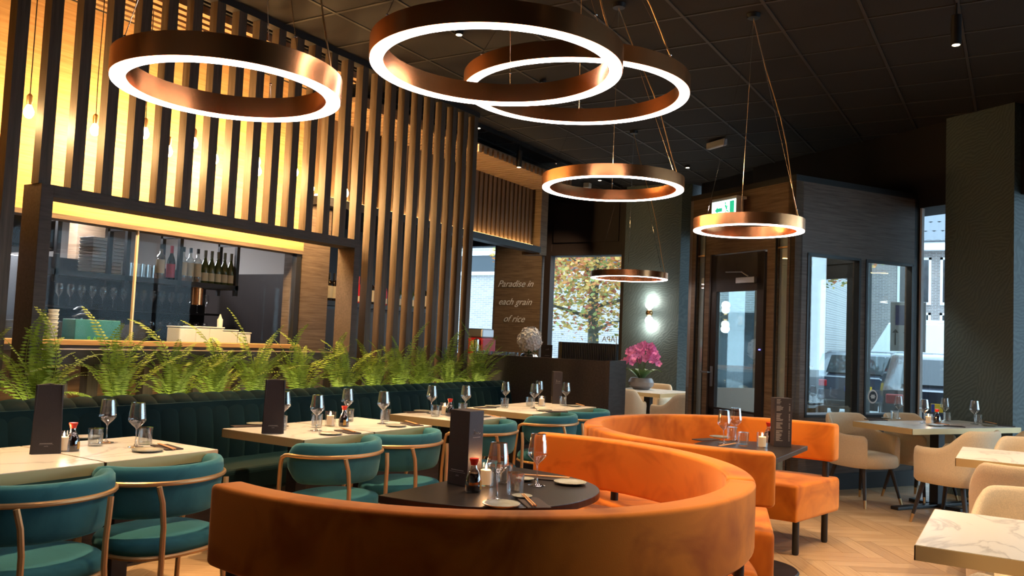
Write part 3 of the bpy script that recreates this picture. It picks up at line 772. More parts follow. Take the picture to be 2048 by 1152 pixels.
# ================================================================== MARBLE TABLES
def marble_table(name, cx, cyy, sx, sy, rz, label, cat='table', group=None, base=True):
    r = empty(name, (cx,cyy,0), rz); tag(r, label, cat, group)
    G().box(-sx/2+.003,sx/2-.003,-sy/2+.003,sy/2-.003,.703,.7505).obj('marble_top', M['marble'], r)
    g = G()
    for b in ((-sx/2,sx/2,-sy/2,-sy/2+.004),(-sx/2,sx/2,sy/2-.004,sy/2),(-sx/2,-sx/2+.004,-sy/2,sy/2),(sx/2-.004,sx/2,-sy/2,sy/2)):
        g.box(b[0],b[1],b[2],b[3],.700,.7485)
    g.obj('gold_edge', M['brasstrim'], r)
    if base:
        G().box(-.045,.045,-.045,.045,.03,.70).obj('column', M['black'], r, bev=.005)
        G().box(-.04,.04,-sy*.42,sy*.42,0,.03).box(-sx*.38,sx*.38,-.04,.04,0,.028).obj('foot', M['black'], r, bev=.005)
    return r
TY = 3.795; SY = .69
TS = [(1.965,.60,'first marble topped table of the banquette row, cut by the left frame edge'),(2.575,.61,'second marble topped table from the left, with gold edge'),
      (3.77,.60,'marble topped table with gold edge, left half of the middle pair'),(4.38,.60,'marble topped table, right half of the middle pair'),
      (5.36,.60,'single marble topped table between the two pairs'),(6.385,.61,'marble topped table near the bar, left half of the far pair'),(7.0,.61,'last marble topped table of the row beside the bar counter')]
for x, sx, lb in TS: marble_table('marble_table', x, TY, sx, SY, 0, lb, group='banquette tables')
marble_table('marble_table', 3.49, -.12, .78, .82, 0, 'bright white marble topped table in the lower right corner')
marble_table('marble_table', 6.32, -.08, .80, .82, 0, 'white marble topped table behind the corner one at the right edge')
tc = Vector((8.234,1.293,0))+Cd*.735-Dd*.315
marble_table('marble_table', tc.x, tc.y, 1.47, .63, CA, 'marble topped table laid for four beside the dark right pillar')
marble_table('marble_table', 10.62, 4.25, 1.0, .90, rad(-8), 'marble topped table carrying the pink orchid')

# ================================================================== TEAL CHAIRS (back towards -y)
def b_teal():
    r = empty('teal_chair')
    # seat
    def sup(a, rx, ry, p=2.6):
        c, s_ = math.cos(a), math.sin(a)
        return (rx*abs(c)**(2/p)*(1 if c > 0 else -1), ry*abs(s_)**(2/p)*(1 if s_ > 0 else -1))
    n = 40; rings = []
    for (f, z) in ((.90,.358),(.98,.365),(1.0,.388),(.985,.411),(.93,.427),(.70,.435),(.30,.439),(.02,.440)):
        rings.append([(*[c*f for c in sup(2*PI*k/n,.235,.225)], z) for k in range(n)])
    G().loft(rings).obj('seat', M['teal'], r, smooth=True, ang=60)
    fr = [(*sup(2*PI*k/n,.232,.222),.356) for k in range(n)]
    G().tube(fr,.0105,8,closed=True).obj('seat_ring', M['brasspaint'], r, smooth=True)
    # back band: arc round the rear
    R, n2 = .275, 30; rings = []
    for i in range(n2+1):
        t = i/n2; aa = 100*(2*t-1); a = rad(-90)+rad(max(-90,min(90,aa))); fwd = max(0,abs(aa)-90)*.006; e = min(1, min(t,1-t)/.09); e = math.sin(e*PI/2)**.7 if e > 0 else 0
        h = .115*(.35+.65*e); th = .030*(.3+.7*e); zc = .632
        loop = []
        for k in range(14):
            b = 2*PI*k/14; cx_, cz_ = math.cos(b), math.sin(b)
            dx = th*abs(cx_)**.6*(1 if cx_ > 0 else -1); dz = h*abs(cz_)**.6*(1 if cz_ > 0 else -1)
            rr = R-.02+dx+ (dz*.10)
            loop.append((rr*math.cos(a)*1.0, rr*math.sin(a)*.90+.035+fwd, zc+dz))
        rings.append(loop)
    G().loft(rings).obj('backrest', M['teal'], r, smooth=True, ang=60)
    # rail
    pts = []
    for i in range(31):
        a = rad(-90)+rad(90)*(2*i/30-1); pts.append((.292*math.cos(a), .292*math.sin(a)*.90+.035, .675))
    fl_ = [(.245,.175,.012),(.247,.165,.40),(.278,.128,.60),(.286,.118,.625),(.290,.105,.658),(.292,.080,.672),(.292,.055,.675)]
    pts = fl_+pts[::-1]+[(-p[0],p[1],p[2]) for p in fl_[::-1]]
    G().tube(pts,.0115,8).obj('frame_rail', M['brasspaint'], r, smooth=True)
    for s in (-1,1):
        G().tube([(s*.165,-.222,.670),(s*.154,-.236,.60),(s*.146,-.240,.50),(s*.146,-.241,.40),(s*.165,-.265,.012)],.0115,8).obj('leg', M['brasspaint'], r, smooth=True)
    return r
BUILD['teal'] = b_teal
tch = [(1.93,3.36,-.05,'teal velvet chair with gold frame at the lower left edge'),(2.53,3.40,.02,'teal velvet chair with gold frame left of the orange booth tip'),
       (3.70,3.40,.02,'teal velvet chair tucked under the middle table pair, left one'),(4.33,3.42,.0,'teal velvet chair tucked under the middle table pair, right one'),
       (5.30,3.42,.0,'teal velvet chair behind the tall black menu stand'),(6.32,3.42,.03,'teal velvet chair behind the near booth, left of the far pair'),(6.98,3.42,0,'farthest teal velvet chair, just above the orange booth back')]
for x,y,rz,lb in tch: place('teal', (x-.015,y,0), rz, lb, 'chair', 'teal chairs along the banquette').scale = (1.1,1.04,1)

# ================================================================== ORANGE CURVED BOOTHS
def sweep(cx, cyy, r0, r1, z0, z1, a0, a1, rd=.03, top_rd=None, n=40):
    # rounded rectangle swept on an arc, ends eased
    def section(ins):
        R0, R1, Z0, Z1 = r0+ins, r1-ins, z0+ins, z1-ins; q = rd; pts = []
        for (ccx, ccz, s0) in ((R1-q,Z1-q,0),(R0+q,Z1-q,90),(R0+q,Z0+q,180),(R1-q,Z0+q,270)):
            for k in range(5): 
                b = rad(s0+k*22.5); pts.append((ccx+q*math.cos(b), ccz+q*math.sin(b)))
        return pts
    L = (a1-a0)*r1; st = [(0,.018),(.006,.008),(.016,.002),(.03,0)]
    stations = [(a0+s/r1, i) for s,i in st]+[(a0+(a1-a0)*k/n, 0) for k in range(1,n) if .05 < (a1-a0)*k/n*r1 < L-.05]+[(a1-s/r1, i) for s,i in st[::-1]]
    rings = [[(cx+R*math.cos(a), cyy+R*math.sin(a), z) for R,z in section(ins)] for a,ins in stations]
    return G().loft(rings)
def booth(name, cx, cyy, a0, a1, splits, label, zt, Ro=1.19):
    r = empty(name, (cx,cyy,0)); tag(r, label, 'sofa')
    A = [a0]+splits+[a1]
    for i in range(len(A)-1):
        b0 = rad(A[i])+(.003 if i else 0); b1 = rad(A[i+1])-(.003 if i < len(A)-2 else 0)
        sweep(0,0,Ro-.115,Ro,zt-.27,zt,b0,b1,.017).obj('backrest', M['orange'], r, smooth=True, ang=50)
        sweep(0,0,Ro-.68,Ro+.02,.225,.47,b0,b1,.022).obj('seat', M['orange'], r, smooth=True, ang=50)
    nleg = 6
    for i in range(nleg):
        a = rad(a0+4)+(rad(a1-a0-18))*i/(nleg-1)
        x, y = math.cos(a), math.sin(a)
        G().lathe([(.0,0),(.018,0),(.023,.012),(.023,zt-.24),(0,zt-.24)],14,T(x*(Ro-.06),y*(Ro-.06))).obj('leg', M['black'], r, smooth=True)
        G().lathe([(.0,0),(.018,0),(.023,.012),(.023,.24),(0,.24)],14,T(x*(Ro-.6),y*(Ro-.6))).obj('leg', M['black'], r, smooth=True)
    return r
B1 = (3.085,2.055); B2 = (5.37,1.36)
booth('curved_booth_sofa', *B1, 167, 375, [287], 'nearer curved orange velvet booth sofa around the round black table', .845, 1.205)
booth('curved_booth_sofa', *B2, -13, 197, [128], 'farther curved orange velvet booth sofa open toward the right', .855, 1.14)
def dtable(cx, cyy, R, fl, label):
    r = empty('round_black_table', (cx,cyy,0), fl); tag(r, label, 'table')
    poly = [(R*abs(math.cos(a))**.85*(1 if math.cos(a) > 0 else -1), -R*math.sin(a)**.85*1.28) for a in [PI*k/40 for k in range(41)]]
    G().prism(poly[::-1],.715,.745).obj('table_top', M['tabletop'], r, bev=.003)
    G().lathe([(0,0),(.26,0),(.27,.008),(.26,.018),(.06,.026),(.04,.04),(.04,.715),(0,.715)],40,T(0,-R*.45)).obj('pedestal', M['black'], r, smooth=True)
    return r
dtable(3.05,2.12,.505,0,'black table with curved edge inside the nearer orange booth')
dtable(5.34,1.19,.47,PI,'black table with curved edge inside the farther orange booth')

# ================================================================== CREAM ARMCHAIRS (facing -y)
def b_cream():
    r = empty('cream_armchair')
    def shell(inner):
        n = 44; rings = []
        for i in range(n+1):
            t = 2*i/n-1; a = rad(90)+rad(140)*t
            at_ = abs(t)
            top = .80 if at_ < .28 else (.80-(.80-.635)*(.5-.5*math.cos(PI*min(1,(at_-.28)/.40))))
            e = min(1,(1-at_)/.06); top = .42+(top-.42)*(.86+.14*math.sin(e*PI/2))
            lean = .045*(1-at_)
            p = 2.7
            def pt(R, z):
                c, s_ = math.cos(a), math.sin(a)
                f = (z-.36)/.44
                rx = (R)*(1+.03*f); ry = (R*.98)+lean*f
                x = rx*abs(c)**(2/p)*(1 if c > 0 else -1); y = ry*abs(s_)**(2/p)*(1 if s_ > 0 else -1)
                return (x, y, z)
            Ro_, Ri_ = .285, .245
            loop = [pt(Ro_-.02,.345),pt(Ro_,.37),pt(Ro_,.45),pt(Ro_+.002,top-.06),pt(Ro_-.002,top-.02),pt(Ro_-.012,top-.004),pt((Ro_+Ri_)/2,top),pt(Ri_+.01,top-.004),pt(Ri_,top-.02),pt(Ri_,top-.08),pt(Ri_,.45),pt(Ri_,.36)]
            rings.append(loop)
        return G().loft(rings)
    shell(0).obj('shell', M['cream'], r, smooth=True, ang=60)
    n = 40; rings = []
    for (f, z) in ((.92,.345),(.99,.36),(1.0,.40),(.99,.43),(.95,.452),(.8,.466),(.4,.474),(.02,.476)):
        ring = []
        for k in range(n):
            a = 2*PI*k/n; c, s_ = math.cos(a), math.sin(a)
            ring.append((.243*f*abs(c)**(2/3.2)*(1 if c > 0 else -1), .255*f*abs(s_)**(2/3.2)*(1 if s_ > 0 else -1)-.02, z))
        rings.append(ring)
    G().loft(rings).obj('seat', M['cream'], r, smooth=True, ang=60)
    for sx in (-1,1):
        for sy in (-1,1):
            top = Vector((sx*.17, sy*.16, .355)); bot = Vector((sx*.235, sy*.235, .0)); m_ = top+(bot-top)*.80
            lg = G().tube([top, m_],[.020,.0135],10).obj('leg', M['darkwood'], r, smooth=True)
            G().tube([m_, bot],[.0138,.010],10).obj('brass_tip', M['brass'], lg, smooth=True)
    G().box(-.008,.008,.33,.334,.52,.545).obj('tag', M['red'], r) if False else None
    return r
BUILD['cream'] = b_cream
c1 = Vector((8.34,1.18,0)); c3 = Vector((7.83,.44,0))
place('cream', c1+Vector((.02,.04,0)), CA, 'cream armchair on the far side of the four seat table, black legs in view', 'chair', 'cream armchairs')
place('cream', c1+Cd*.74+Dd*.02, CA, 'cream armchair on the far side of the four seat table, before the glazing bar', 'chair', 'cream armchairs')
place('cream', c3, CA+PI+.12, 'cream armchair on the near side of the four seat table, seen from behind', 'chair', 'cream armchairs')
place('cream', c3+Cd*.78+Dd*.0, CA+PI, 'cream armchair at the right edge, near side of the four seat table', 'chair', 'cream armchairs')
place('cream', (4.20,-.10,0), -PI/2, 'cream armchair facing the camera behind the corner marble table', 'chair', 'cream armchairs')
place('cream', (2.86,-.12,0), PI/2, 'cream armchair under the corner marble table at the bottom right', 'chair', 'cream armchairs')
place('cream', (5.62,-.05,0), PI/2, 'cream armchair with its back to the camera before the second marble table', 'chair', 'cream armchairs')
place('cream', (7.12,-.12,0), -PI/2, 'cream armchair facing the camera behind the second marble table', 'chair', 'cream armchairs')
place('cream', (9.95,3.62,0), PI+rad(-22), 'cream armchair before the orchid table, seen from behind', 'chair', 'cream armchairs')
place('cream', (11.45,4.55,0), -PI/2, 'cream armchair behind the orchid pot, only its back showing', 'chair', 'cream armchairs')
place('cream', (10.0,4.35,0), PI/2+.1, 'cream armchair half hidden by the bar counter end', 'chair', 'cream armchairs')
place('cream', (10.95,3.45,0), PI, 'cream armchair right of the orchid table behind the vestibule edge', 'chair', 'cream armchairs')

# ================================================================== TABLEWARE
def b_wine():
    r = empty('wine_glass')
    out = [(.0,.002),(.036,.002),(.037,.004),(.012,.009),(.0042,.018),(.0036,.05),(.0038,.088),(.008,.098),(.024,.112),(.043,.133),(.0425,.145),(.038,.180),(.0325,.222)]
    G().lathe(out,28).obj('bowl_and_stem', M['glass'], r, smooth=True, ang=50)
    G().lathe([(.0328,.2205),(.0328,.2225),(.0318,.2225),(.0318,.2205)],28,closed=True).obj('rim', M['glass'], r, smooth=True)
    return r
def b_tumbler():
    r = empty('tumbler')
    G().lathe([(0,.001),(.030,.001),(.033,.006),(.036,.088)],24).obj('wall', M['tumbler'], r, smooth=True, ang=50)
    G().lathe([(0,.012),(.0305,.012),(.0335,.088)],24).obj('inner_wall', M['tumbler'], r, smooth=True, ang=50)
    return r
def b_candle():
    r = empty('candle_glass')
    n = 24; g = G(); prof = [(.030,.001),(.034,.004),(.036,.095)]
    rings = [[(R*(1+.03*math.cos(12*2*PI*k/48))*math.cos(2*PI*k/48), R*(1+.03*math.cos(12*2*PI*k/48))*math.sin(2*PI*k/48), z) for k in range(48)] for R,z in prof]
    g.loft(rings, cap=False).obj('ribbed_glass', M['tumbler'], r, smooth=True)
    G().lathe([(0,.001),(.029,.001),(.029,.008),(0,.008)],20).obj('base', M['tumbler'], r)
    G().lathe([(0,.008),(.024,.008),(.024,.068),(.018,.070),(0,.066)],20).obj('candle', M['wax'], r, smooth=True, ang=50)
    G().lathe([(0,.068),(.004,.075),(.0045,.081),(0,.096)],10).obj('flame', M['flame'], r, smooth=True)
    return r
def b_soy():
    r = empty('soy_bottle')
    G().lathe([(0,.0),(.030,.0),(.033,.004),(.034,.03),(.030,.06),(.020,.083),(.0135,.094),(.0125,.112)],24).obj('bottle', M['soyglass'], r, smooth=True)
    G().lathe([(0,.003),(.029,.003),(.032,.006),(.0328,.03),(.029,.058),(.021,.075),(0,.075)],24).obj('sauce', M['soy'], r, smooth=True, ang=50)
    G().lathe([(0,.108),(.0135,.108),(.0155,.118),(.0195,.128),(.0195,.134),(.0,.136)],20).obj('red_cap', M['red'], r, smooth=True)
    g = G(); 
    g.grid(lambda u,v: ((.0348-.0*v)*math.cos(-2.0+u*.55), .0348*math.sin(-2.0+u*.55), .012+.034*v),5,1)
    g.obj('label', M['goldlabel'], r)
    return r
def b_menu():
    r = empty('menu_stand')
    # three leaning panels, 12 x 30 cm
    def panel(a, nm, mm):
        Mx = Matrix.Rotation(a,4,'Z') @ Matrix.Translation((0,-.038,0)) @ Matrix.Rotation(rad(-2.0),4,'X')
        return Mx, G().box(-.058,.058,-.003,.003,0,.318,Mx).obj(nm, mm, r, bev=.001)
    Mx, front = panel(0,'cover', M['menu'])
    panel(2*PI/3,'cover', M['menu']); panel(-2*PI/3,'cover', M['menu'])
    g = G()
    for k in range(14): g.box(-.026+k*.0037,-.0237+k*.0037,-.0036,-.003,.047,.050,Mx)
    g.box(-.03,.03,-.0036,-.003,.0435,.0440,Mx)
    g.tube([(-.008,-.0036,.034),(-.004,-.0036,.038),(0,-.0036,.034),(.004,-.0036,.038),(.008,-.0036,.034)],.0008,4,M=Mx)
    g.obj('gold_lettering', M['silverprint'], front)
    return r
def b_menu2():
    r = empty('menu_stand')
    G().box(-.057,.057,-.045,.045,0,.315).obj('cover', M['menu'], r, bev=.002)
    g = G(); 
    for k in range(16): g.box(-.036+k*.0045,-.033+k*.0045,-.0456,-.045,.062,.0645)
    g.box(-.045,.045,-.0456,-.045,.055,.0558)
    g.tube([(-.008,-.0456,.038),(-.004,-.0456,.044),(0,-.0456,.038),(.004,-.0456,.044),(.008,-.0456,.038)],.001,4)
    g.obj('gold_lettering', M['silverprint'], r)
    g = G(); g.tube([(.0575,-.018,.235),(.0575,-.012,.235),(.0575,-.014,.215),(.0575,-.006,.228),(.0575,-.002,.217),(.0575,.004,.225),(.0575,.008,.217),(.0575,.014,.226),(.0575,.018,.217),(.0575,.026,.221)],.0009,4)
    for k in range(12): g.box(.057,.0576,-.02+k*.004,-.0175+k*.004,.203,.205)
    g.obj('script_logo', M['silverprint'], r)
    return r
def b_menu3():
    r = b_menu2(); 
    for c in list(r.children):
        if c.name.startswith(('script','gold')): bpy.data.objects.remove(c)
    g = G(); rnd = random.Random(4)
    for k in range(38):
        z = .305-k*.0072
        if k in (5,11,12,20,27): continue
        g.box(-.044,-.044+rnd.uniform(.02,.045),-.0457,-.045,z,z+.0022); 
        if k > 3: g.box(.036,.044,-.0457,-.045,z,z+.0022)
    g.obj('price_list', M['silverprint'], r); r.name = 'menu_stand'
    return r
def b_plate():
    r = empty('side_plate')
    G().lathe([(0,0),(.045,0),(.052,.003),(.070,.008),(.0725,.012),(.070,.0125),(.050,.007),(.044,.0045),(0,.0045)],36).obj('plate', M['plate'], r, smooth=True)
    return r
def b_dish():
    r = empty('sauce_dish')
    G().lathe([(0,0),(.022,0),(.040,.010),(.041,.013),(.038,.012),(.020,.004),(0,.004)],28).obj('dish', M['plate'], r, smooth=True); return r
def b_napkin():
    r = empty('napkin'); G().box(-.045,.045,-.095,.095,0,.006).obj('folded_cloth', M['napkin'], r, bev=.002); return r
def b_sticks():
    r = empty('chopsticks')
    for s in (-1,1):
        G().tube([(s*.004,-.115,.004),(s*.0055,.115,.005)],[.0024,.0036],6).obj('chopstick', M['stick'], r)
    return r
BUILD.update(wine=b_wine, tumbler=b_tumbler, candle=b_candle, soy=b_soy, menu=b_menu, menu2=b_menu2, menu3=b_menu3, plate=b_plate, dish=b_dish, napkin=b_napkin, sticks=b_sticks)
ORD = ('first','second','third','fourth','fifth','sixth')
def put(key, x, y, z, rz, label, cat, group=None, dz=0):
    q = at(x, y, z); q.z += dz
    return place(key, q, rz, label, cat, group)
def lit(o, e=.5):
    l = bpy.data.lights.new('candle_light','POINT'); l.energy = e; l.color = (1,.5,.2); l.shadow_soft_size = .01
    lo = bpy.data.objects.new('candle_light', l); col.objects.link(lo); lo.location = (0,0,.11); lo.parent = o
Z = .7505
T1, T2, T3, T4 = 'on the leftmost marble tables', 'on the middle marble tables', 'on the single marble table', 'on the far marble tables by the bar'
items = [
 # leftmost tables
 ('menu',90,906,Z,-.48,'slim brown-black menu stand '+T1,'menu'),('candle',126,903,Z,0,'lit candle glass '+T1+' behind the soy bottle','candle'),
 ('soy',143,902,Z,.6,'red capped soy sauce bottle '+T1,'bottle'),('tumbler',190,892,Z,0,'water tumbler '+T1+', left of the stemmed glasses','tumbler'),
 ('wine',212,886,Z,0,'wine glass '+T1+', left one','wine glass'),('wine',271,895,Z,0,'wine glass '+T1+', right one','wine glass'),
 ('tumbler',290,889,Z,0,'water tumbler '+T1+', right behind the second stemmed glass','tumbler'),
 ('plate',295,903,Z,0,'small grey plate '+T1+', near the front edge','plate'),('plate',170,877,Z,0,'small grey plate '+T1+', at the wall side','plate'),
 ('napkin',315,890,Z,(352,901),'dark folded napkin '+T1+', at the right end','napkin'),('sticks',310,886,Z+.006,(355,902),'pair of bamboo chopsticks '+T1,'chopsticks'),
 # middle tables
 ('menu',545,866,Z,-.72,'slim brown-black menu stand '+T2,'menu'),('wine',566,853,Z,0,'wine glass '+T2+', half hidden behind the menu stand','wine glass'),
 ('tumbler',562,860,Z,0,'water tumbler '+T2+', behind the menu stand','tumbler'),('plate',516,850,Z,0,'small grey plate '+T2+', left of the menu stand','plate'),
 ('napkin',495,853,Z,1.2,'dark folded napkin '+T2+', left of the menu stand','napkin'),
 ('wine',632,862,Z,0,'wine glass '+T2+', front one next to the candle','wine glass'),('tumbler',633,855,Z,0,'water tumbler '+T2+', behind the front stemmed glass','tumbler'),
 ('candle',660,852,Z,0,'lit white candle glass '+T2,'candle'),('soy',687,853,Z,-.5,'red capped soy sauce bottle '+T2,'bottle'),
 ('wine',693,841,Z,0,'wine glass '+T2+', behind the soy bottle','wine glass'),('tumbler',697,843,Z,0,'water tumbler '+T2+', behind the soy bottle','tumbler'),
 ('plate',661,869,Z,0,'small grey plate '+T2+', at the front edge','plate'),('napkin',676,860,Z,(714,869),'dark folded napkin '+T2+', at the front edge','napkin'),
 ('sticks',672,854,Z+.006,(718,868),'pair of bamboo chopsticks '+T2+', left pair','chopsticks'),
 ('wine',765,848,Z,0,'wine glass '+T2+', rightmost one','wine glass'),('tumbler',770,843,Z,0,'water tumbler '+T2+', rightmost one','tumbler'),
 ('plate',792,853,Z,0,'small grey plate '+T2+', at the right end','plate'),('napkin',805,845,Z,(842,854),'dark folded napkin '+T2+', at the right end','napkin'),
 ('sticks',800,839,Z+.006,(845,853),'pair of bamboo chopsticks '+T2+', right pair','chopsticks'),
 # single table
 ('wine',862,828,Z,0,'wine glass '+T3+', left one','wine glass'),('tumbler',870,833,Z,0,'water tumbler '+T3+', left one','tumbler'),
 ('candle',889,830,Z,0,'lit candle glass '+T3,'candle'),('soy',899,832,Z,0,'red capped soy sauce bottle '+T3,'bottle'),
 ('wine',930,826,Z,0,'wine glass '+T3+', right one','wine glass'),('tumbler',925,828,Z,0,'water tumbler '+T3+', right one','tumbler'),
 ('plate',845,824,Z,0,'small grey plate '+T3+', left side','plate'),('napkin',832,825,Z,1.2,'dark folded napkin '+T3,'napkin'),
 ('plate',965,833,Z,0,'small grey plate '+T3+', right side','plate'),('sticks',968,829,Z+.006,(1003,836),'pair of bamboo chopsticks '+T3,'chopsticks'),
 # far tables
 ('wine',1010,812,Z,0,'wine glass '+T4+', leftmost one','wine glass'),('tumbler',1009,816,Z,0,'water tumbler '+T4+', leftmost one','tumbler'),
 ('wine',1068,817,Z,0,'wine glass '+T4+', middle front one','wine glass'),('wine',1077,808,Z,0,'wine glass '+T4+', middle rear one','wine glass'),
 ('tumbler',1059,813,Z,0,'water tumbler '+T4+', beside the middle stemmed glasses','tumbler'),('candle',1083,812,Z,0,'lit candle glass '+T4,'candle'),
 ('wine',1131,812,Z,0,'wine glass '+T4+', rightmost one','wine glass'),('tumbler',1126,811,Z,0,'water tumbler '+T4+', rightmost one','tumbler'),
 ('menu2',1112,807,Z,-2.5,'black menu stand '+T4,'menu'),('plate',985,814,Z,0,'small grey plate '+T4+', left end','plate'),('plate',1088,822,Z,0,'small grey plate '+T4+', front edge','plate'),
 ('plate',1148,813,Z,0,'small grey plate '+T4+', right end','plate'),('napkin',970,816,Z,1.2,'dark folded napkin '+T4+', left end','napkin'),('napkin',1112,824,Z,.9,'dark folded napkin '+T4+', front edge','napkin'),('sticks',1142,805,Z+.01,(1178,815),'pair of bamboo chopsticks '+T4,'chopsticks'),
]
Zd = .745; N1, N2 = 'on the near round black table', 'on the far black booth table'
items += [
 ('menu2',928,968,Zd,-1.72,'tall black menu box '+N1,'menu'),('soy',946,983,Zd,.3,'red capped soy sauce bottle '+N1,'bottle'),('candle',971,972,Zd,0,'lit ribbed candle glass '+N1,'candle'),
 ('wine',993,1001,Zd,0,'wine glass '+N1+', front one by the plate','wine glass'),('wine',1073,972,Zd,0,'wine glass '+N1+', right one before the orange back','wine glass'),
 ('tumbler',1008,968,Zd,0,'water tumbler '+N1+', rear one','tumbler'),('tumbler',1030,989,Zd,0,'water tumbler '+N1+', front one','tumbler'),
 ('plate',1002,1012,Zd,0,'small grey green plate '+N1+', front one','plate'),('plate',1140,968,Zd,0,'small grey green plate '+N1+', right one','plate'),
 ('dish',1044,997,Zd,0,'small sauce dish '+N1,'dish'),('napkin',1052,996,Zd,(1082,1020),'dark folded napkin '+N1+', under chopsticks','napkin'),('sticks',1040,984,Zd+.008,(1074,1019),'bamboo chopsticks lying across the napkin '+N1,'chopsticks'),
 ('napkin',1060,955,Zd,(1120,960),'dark folded napkin '+N1+', at the rear','napkin'),('sticks',1050,951,Zd+.008,(1128,957),'bamboo chopsticks '+N1+', at the rear','chopsticks'),('dish',1050,962,Zd,0,'dark rimmed dish '+N1+', at the rear','dish'),
 ('wine',1447,889,Zd,0,'wine glass '+N2+', left one','wine glass'),('wine',1470,882,Zd,0,'wine glass '+N2+', right one','wine glass'),('tumbler',1486,892,Zd,0,'water tumbler '+N2+', right one','tumbler'),
 ('tumbler',1464,880,Zd,0,'water tumbler '+N2+', left one','tumbler'),('candle',1524,895,Zd,0,'lit ribbed candle glass '+N2,'candle'),('soy',1537,885,Zd,0,'red capped soy sauce bottle '+N2,'bottle'),
 ('menu3',1561,892,Zd,-1.05,'tall black price list stand '+N2,'menu'),('plate',1440,876,Zd,0,'small grey plate '+N2,'plate'),('napkin',1412,880,Zd,1.2,'dark folded napkin '+N2,'napkin'),('sticks',1430,894,Zd+.004,(1480,887),'bamboo chopsticks '+N2,'chopsticks')]
F4 = 'on the four seat table by the dark pillar'
items += [('wine',1797,838,Z,0,'wine glass '+F4+', leftmost one','wine glass'),('tumbler',1789,840,Z,0,'water tumbler '+F4+', leftmost one','tumbler'),
 ('wine',1848,847,Z,0,'wine glass '+F4+', beside the candle','wine glass'),('wine',1890,842,Z,0,'wine glass '+F4+', behind the soy bottle','wine glass'),('wine',1949,849,Z,0,'wine glass '+F4+', rightmost before the menu','wine glass'),
 ('tumbler',1894,843,Z,0,'water tumbler '+F4+', middle one','tumbler'),('tumbler',1957,847,Z,0,'water tumbler '+F4+', rightmost one','tumbler'),('candle',1857,848,Z,0,'lit candle glass '+F4,'candle'),
 ('soy',1874,847,Z,0,'red capped soy sauce bottle '+F4,'bottle'),('menu2',1962,842,Z,.1,'black menu stand '+F4,'menu'),('plate',1870,852,Z,0,'small grey plate '+F4+', middle one','plate'),('plate',1978,852,Z,0,'small grey plate '+F4+', right one','plate'),
 ('dish',1772,838,Z+.006,0,'small dark dish '+F4+', on the left napkin','dish'),('napkin',1752,840,Z,.5,'dark folded napkin '+F4+', left one','napkin'),('napkin',1905,853,Z,.4,'dark folded napkin '+F4+', middle one','napkin'),('napkin',2005,852,Z,.4,'dark folded napkin '+F4+', right one','napkin'),
 ('sticks',1862,844,Z+.006,(1905,852),'bamboo chopsticks '+F4+', middle pair','chopsticks'),('sticks',1962,842,Z+.012,(2000,850),'bamboo chopsticks '+F4+', right pair','chopsticks')]
GRP = dict(wine='wine glasses', tumbler='water tumblers', candle='candle glasses', soy='soy sauce bottles', menu='slim menu stands', menu2='black menu boxes', plate='side plates', napkin='folded napkins', sticks='pairs of chopsticks', dish='sauce dishes')
for (k,x,y,z,rz,lb,ct) in items:
    if isinstance(rz, tuple):          # second end of a chopstick or napkin
        a_, b_ = at(x,y,z), at(rz[0],rz[1],z); x, y = (x+rz[0])/2, (y+rz[1])/2; rz = math.atan2(b_.y-a_.y, b_.x-a_.x)-PI/2
    o = put(k,x,y,z,rz,lb,ct,GRP.get(k))
    if k == 'candle': lit(o, .35)
# ================================================================== BAR COUNTER AND WHAT STANDS ON IT
bar = empty('bar_counter', (7.8,3.58,0)); tag(bar, 'dark bar counter end closing the banquette, brown front and grey end panel', 'counter')
G().box(0,.05,.02,2.42,0,1.185).obj('front_panel', M['frame'], bar, bev=.003)
G().box(0,.42,-.03,.02,0,1.190).obj('end_panel', M['frame'], bar, bev=.003)
G().box(.05,.95,.40,2.42,1.085,1.115).obj('worktop', M['oakfloor'][0], bar, bev=.003)
G().box(.05,.90,.40,2.40,0,1.085).obj('cabinet', M['kdark'], bar)
ZB = 1.115
def bput(o, px, py, X, label, cat, group=None, z=ZB, rz=0):
    q = at_x(px, py, X); o.location = (q.x, q.y, z); o.rotation_euler = (0,0,rz); return tag(o, label, cat, group)
# ribbed dark screen
r = empty('ribbed_screen'); 
g = G()
G().box(-.02,.02,-.345,.345,0,.185).obj('body', M['blackm'], r)
rbm = G().box(-.032,-.02,0,.013,.004,.185).obj('s', M['rib']); rme = rbm.data; bpy.data.objects.remove(rbm)
for k in range(33): link_mesh('rib', rme, r, (0,-.34+k*.0208,0))
G().box(-.034,-.02,.30,.306,.0,.185).box(-.034,-.02,.318,.324,.0,.185).obj('brass_strip', M['brass'], r)
bput(r, 1175, 720, 8.0, 'dark ribbed screen with two brass strips on top of the counter end', 'screen', z=1.185-.01)
r = empty('small_menu_card'); G().box(-.006,.006,-.055,.055,0,.17).obj('card', M['menu'], r, bev=.001)
g = G(); 
for k in range(9): g.box(-.0066,-.006,-.03+k*.007,-.026+k*.007,.05,.054)
g.tube([(-.0066,-.02,.115),(-.0066,-.01,.13),(-.0066,-.004,.112),(-.0066,.006,.124),(-.0066,.014,.114),(-.0066,.024,.12)],.0012,4)
g.obj('script_logo', M['silverprint'], r); bput(r, 1095, 712, 7.98, 'small black card with script logo left of the ribbed screen', 'card', z=1.15)
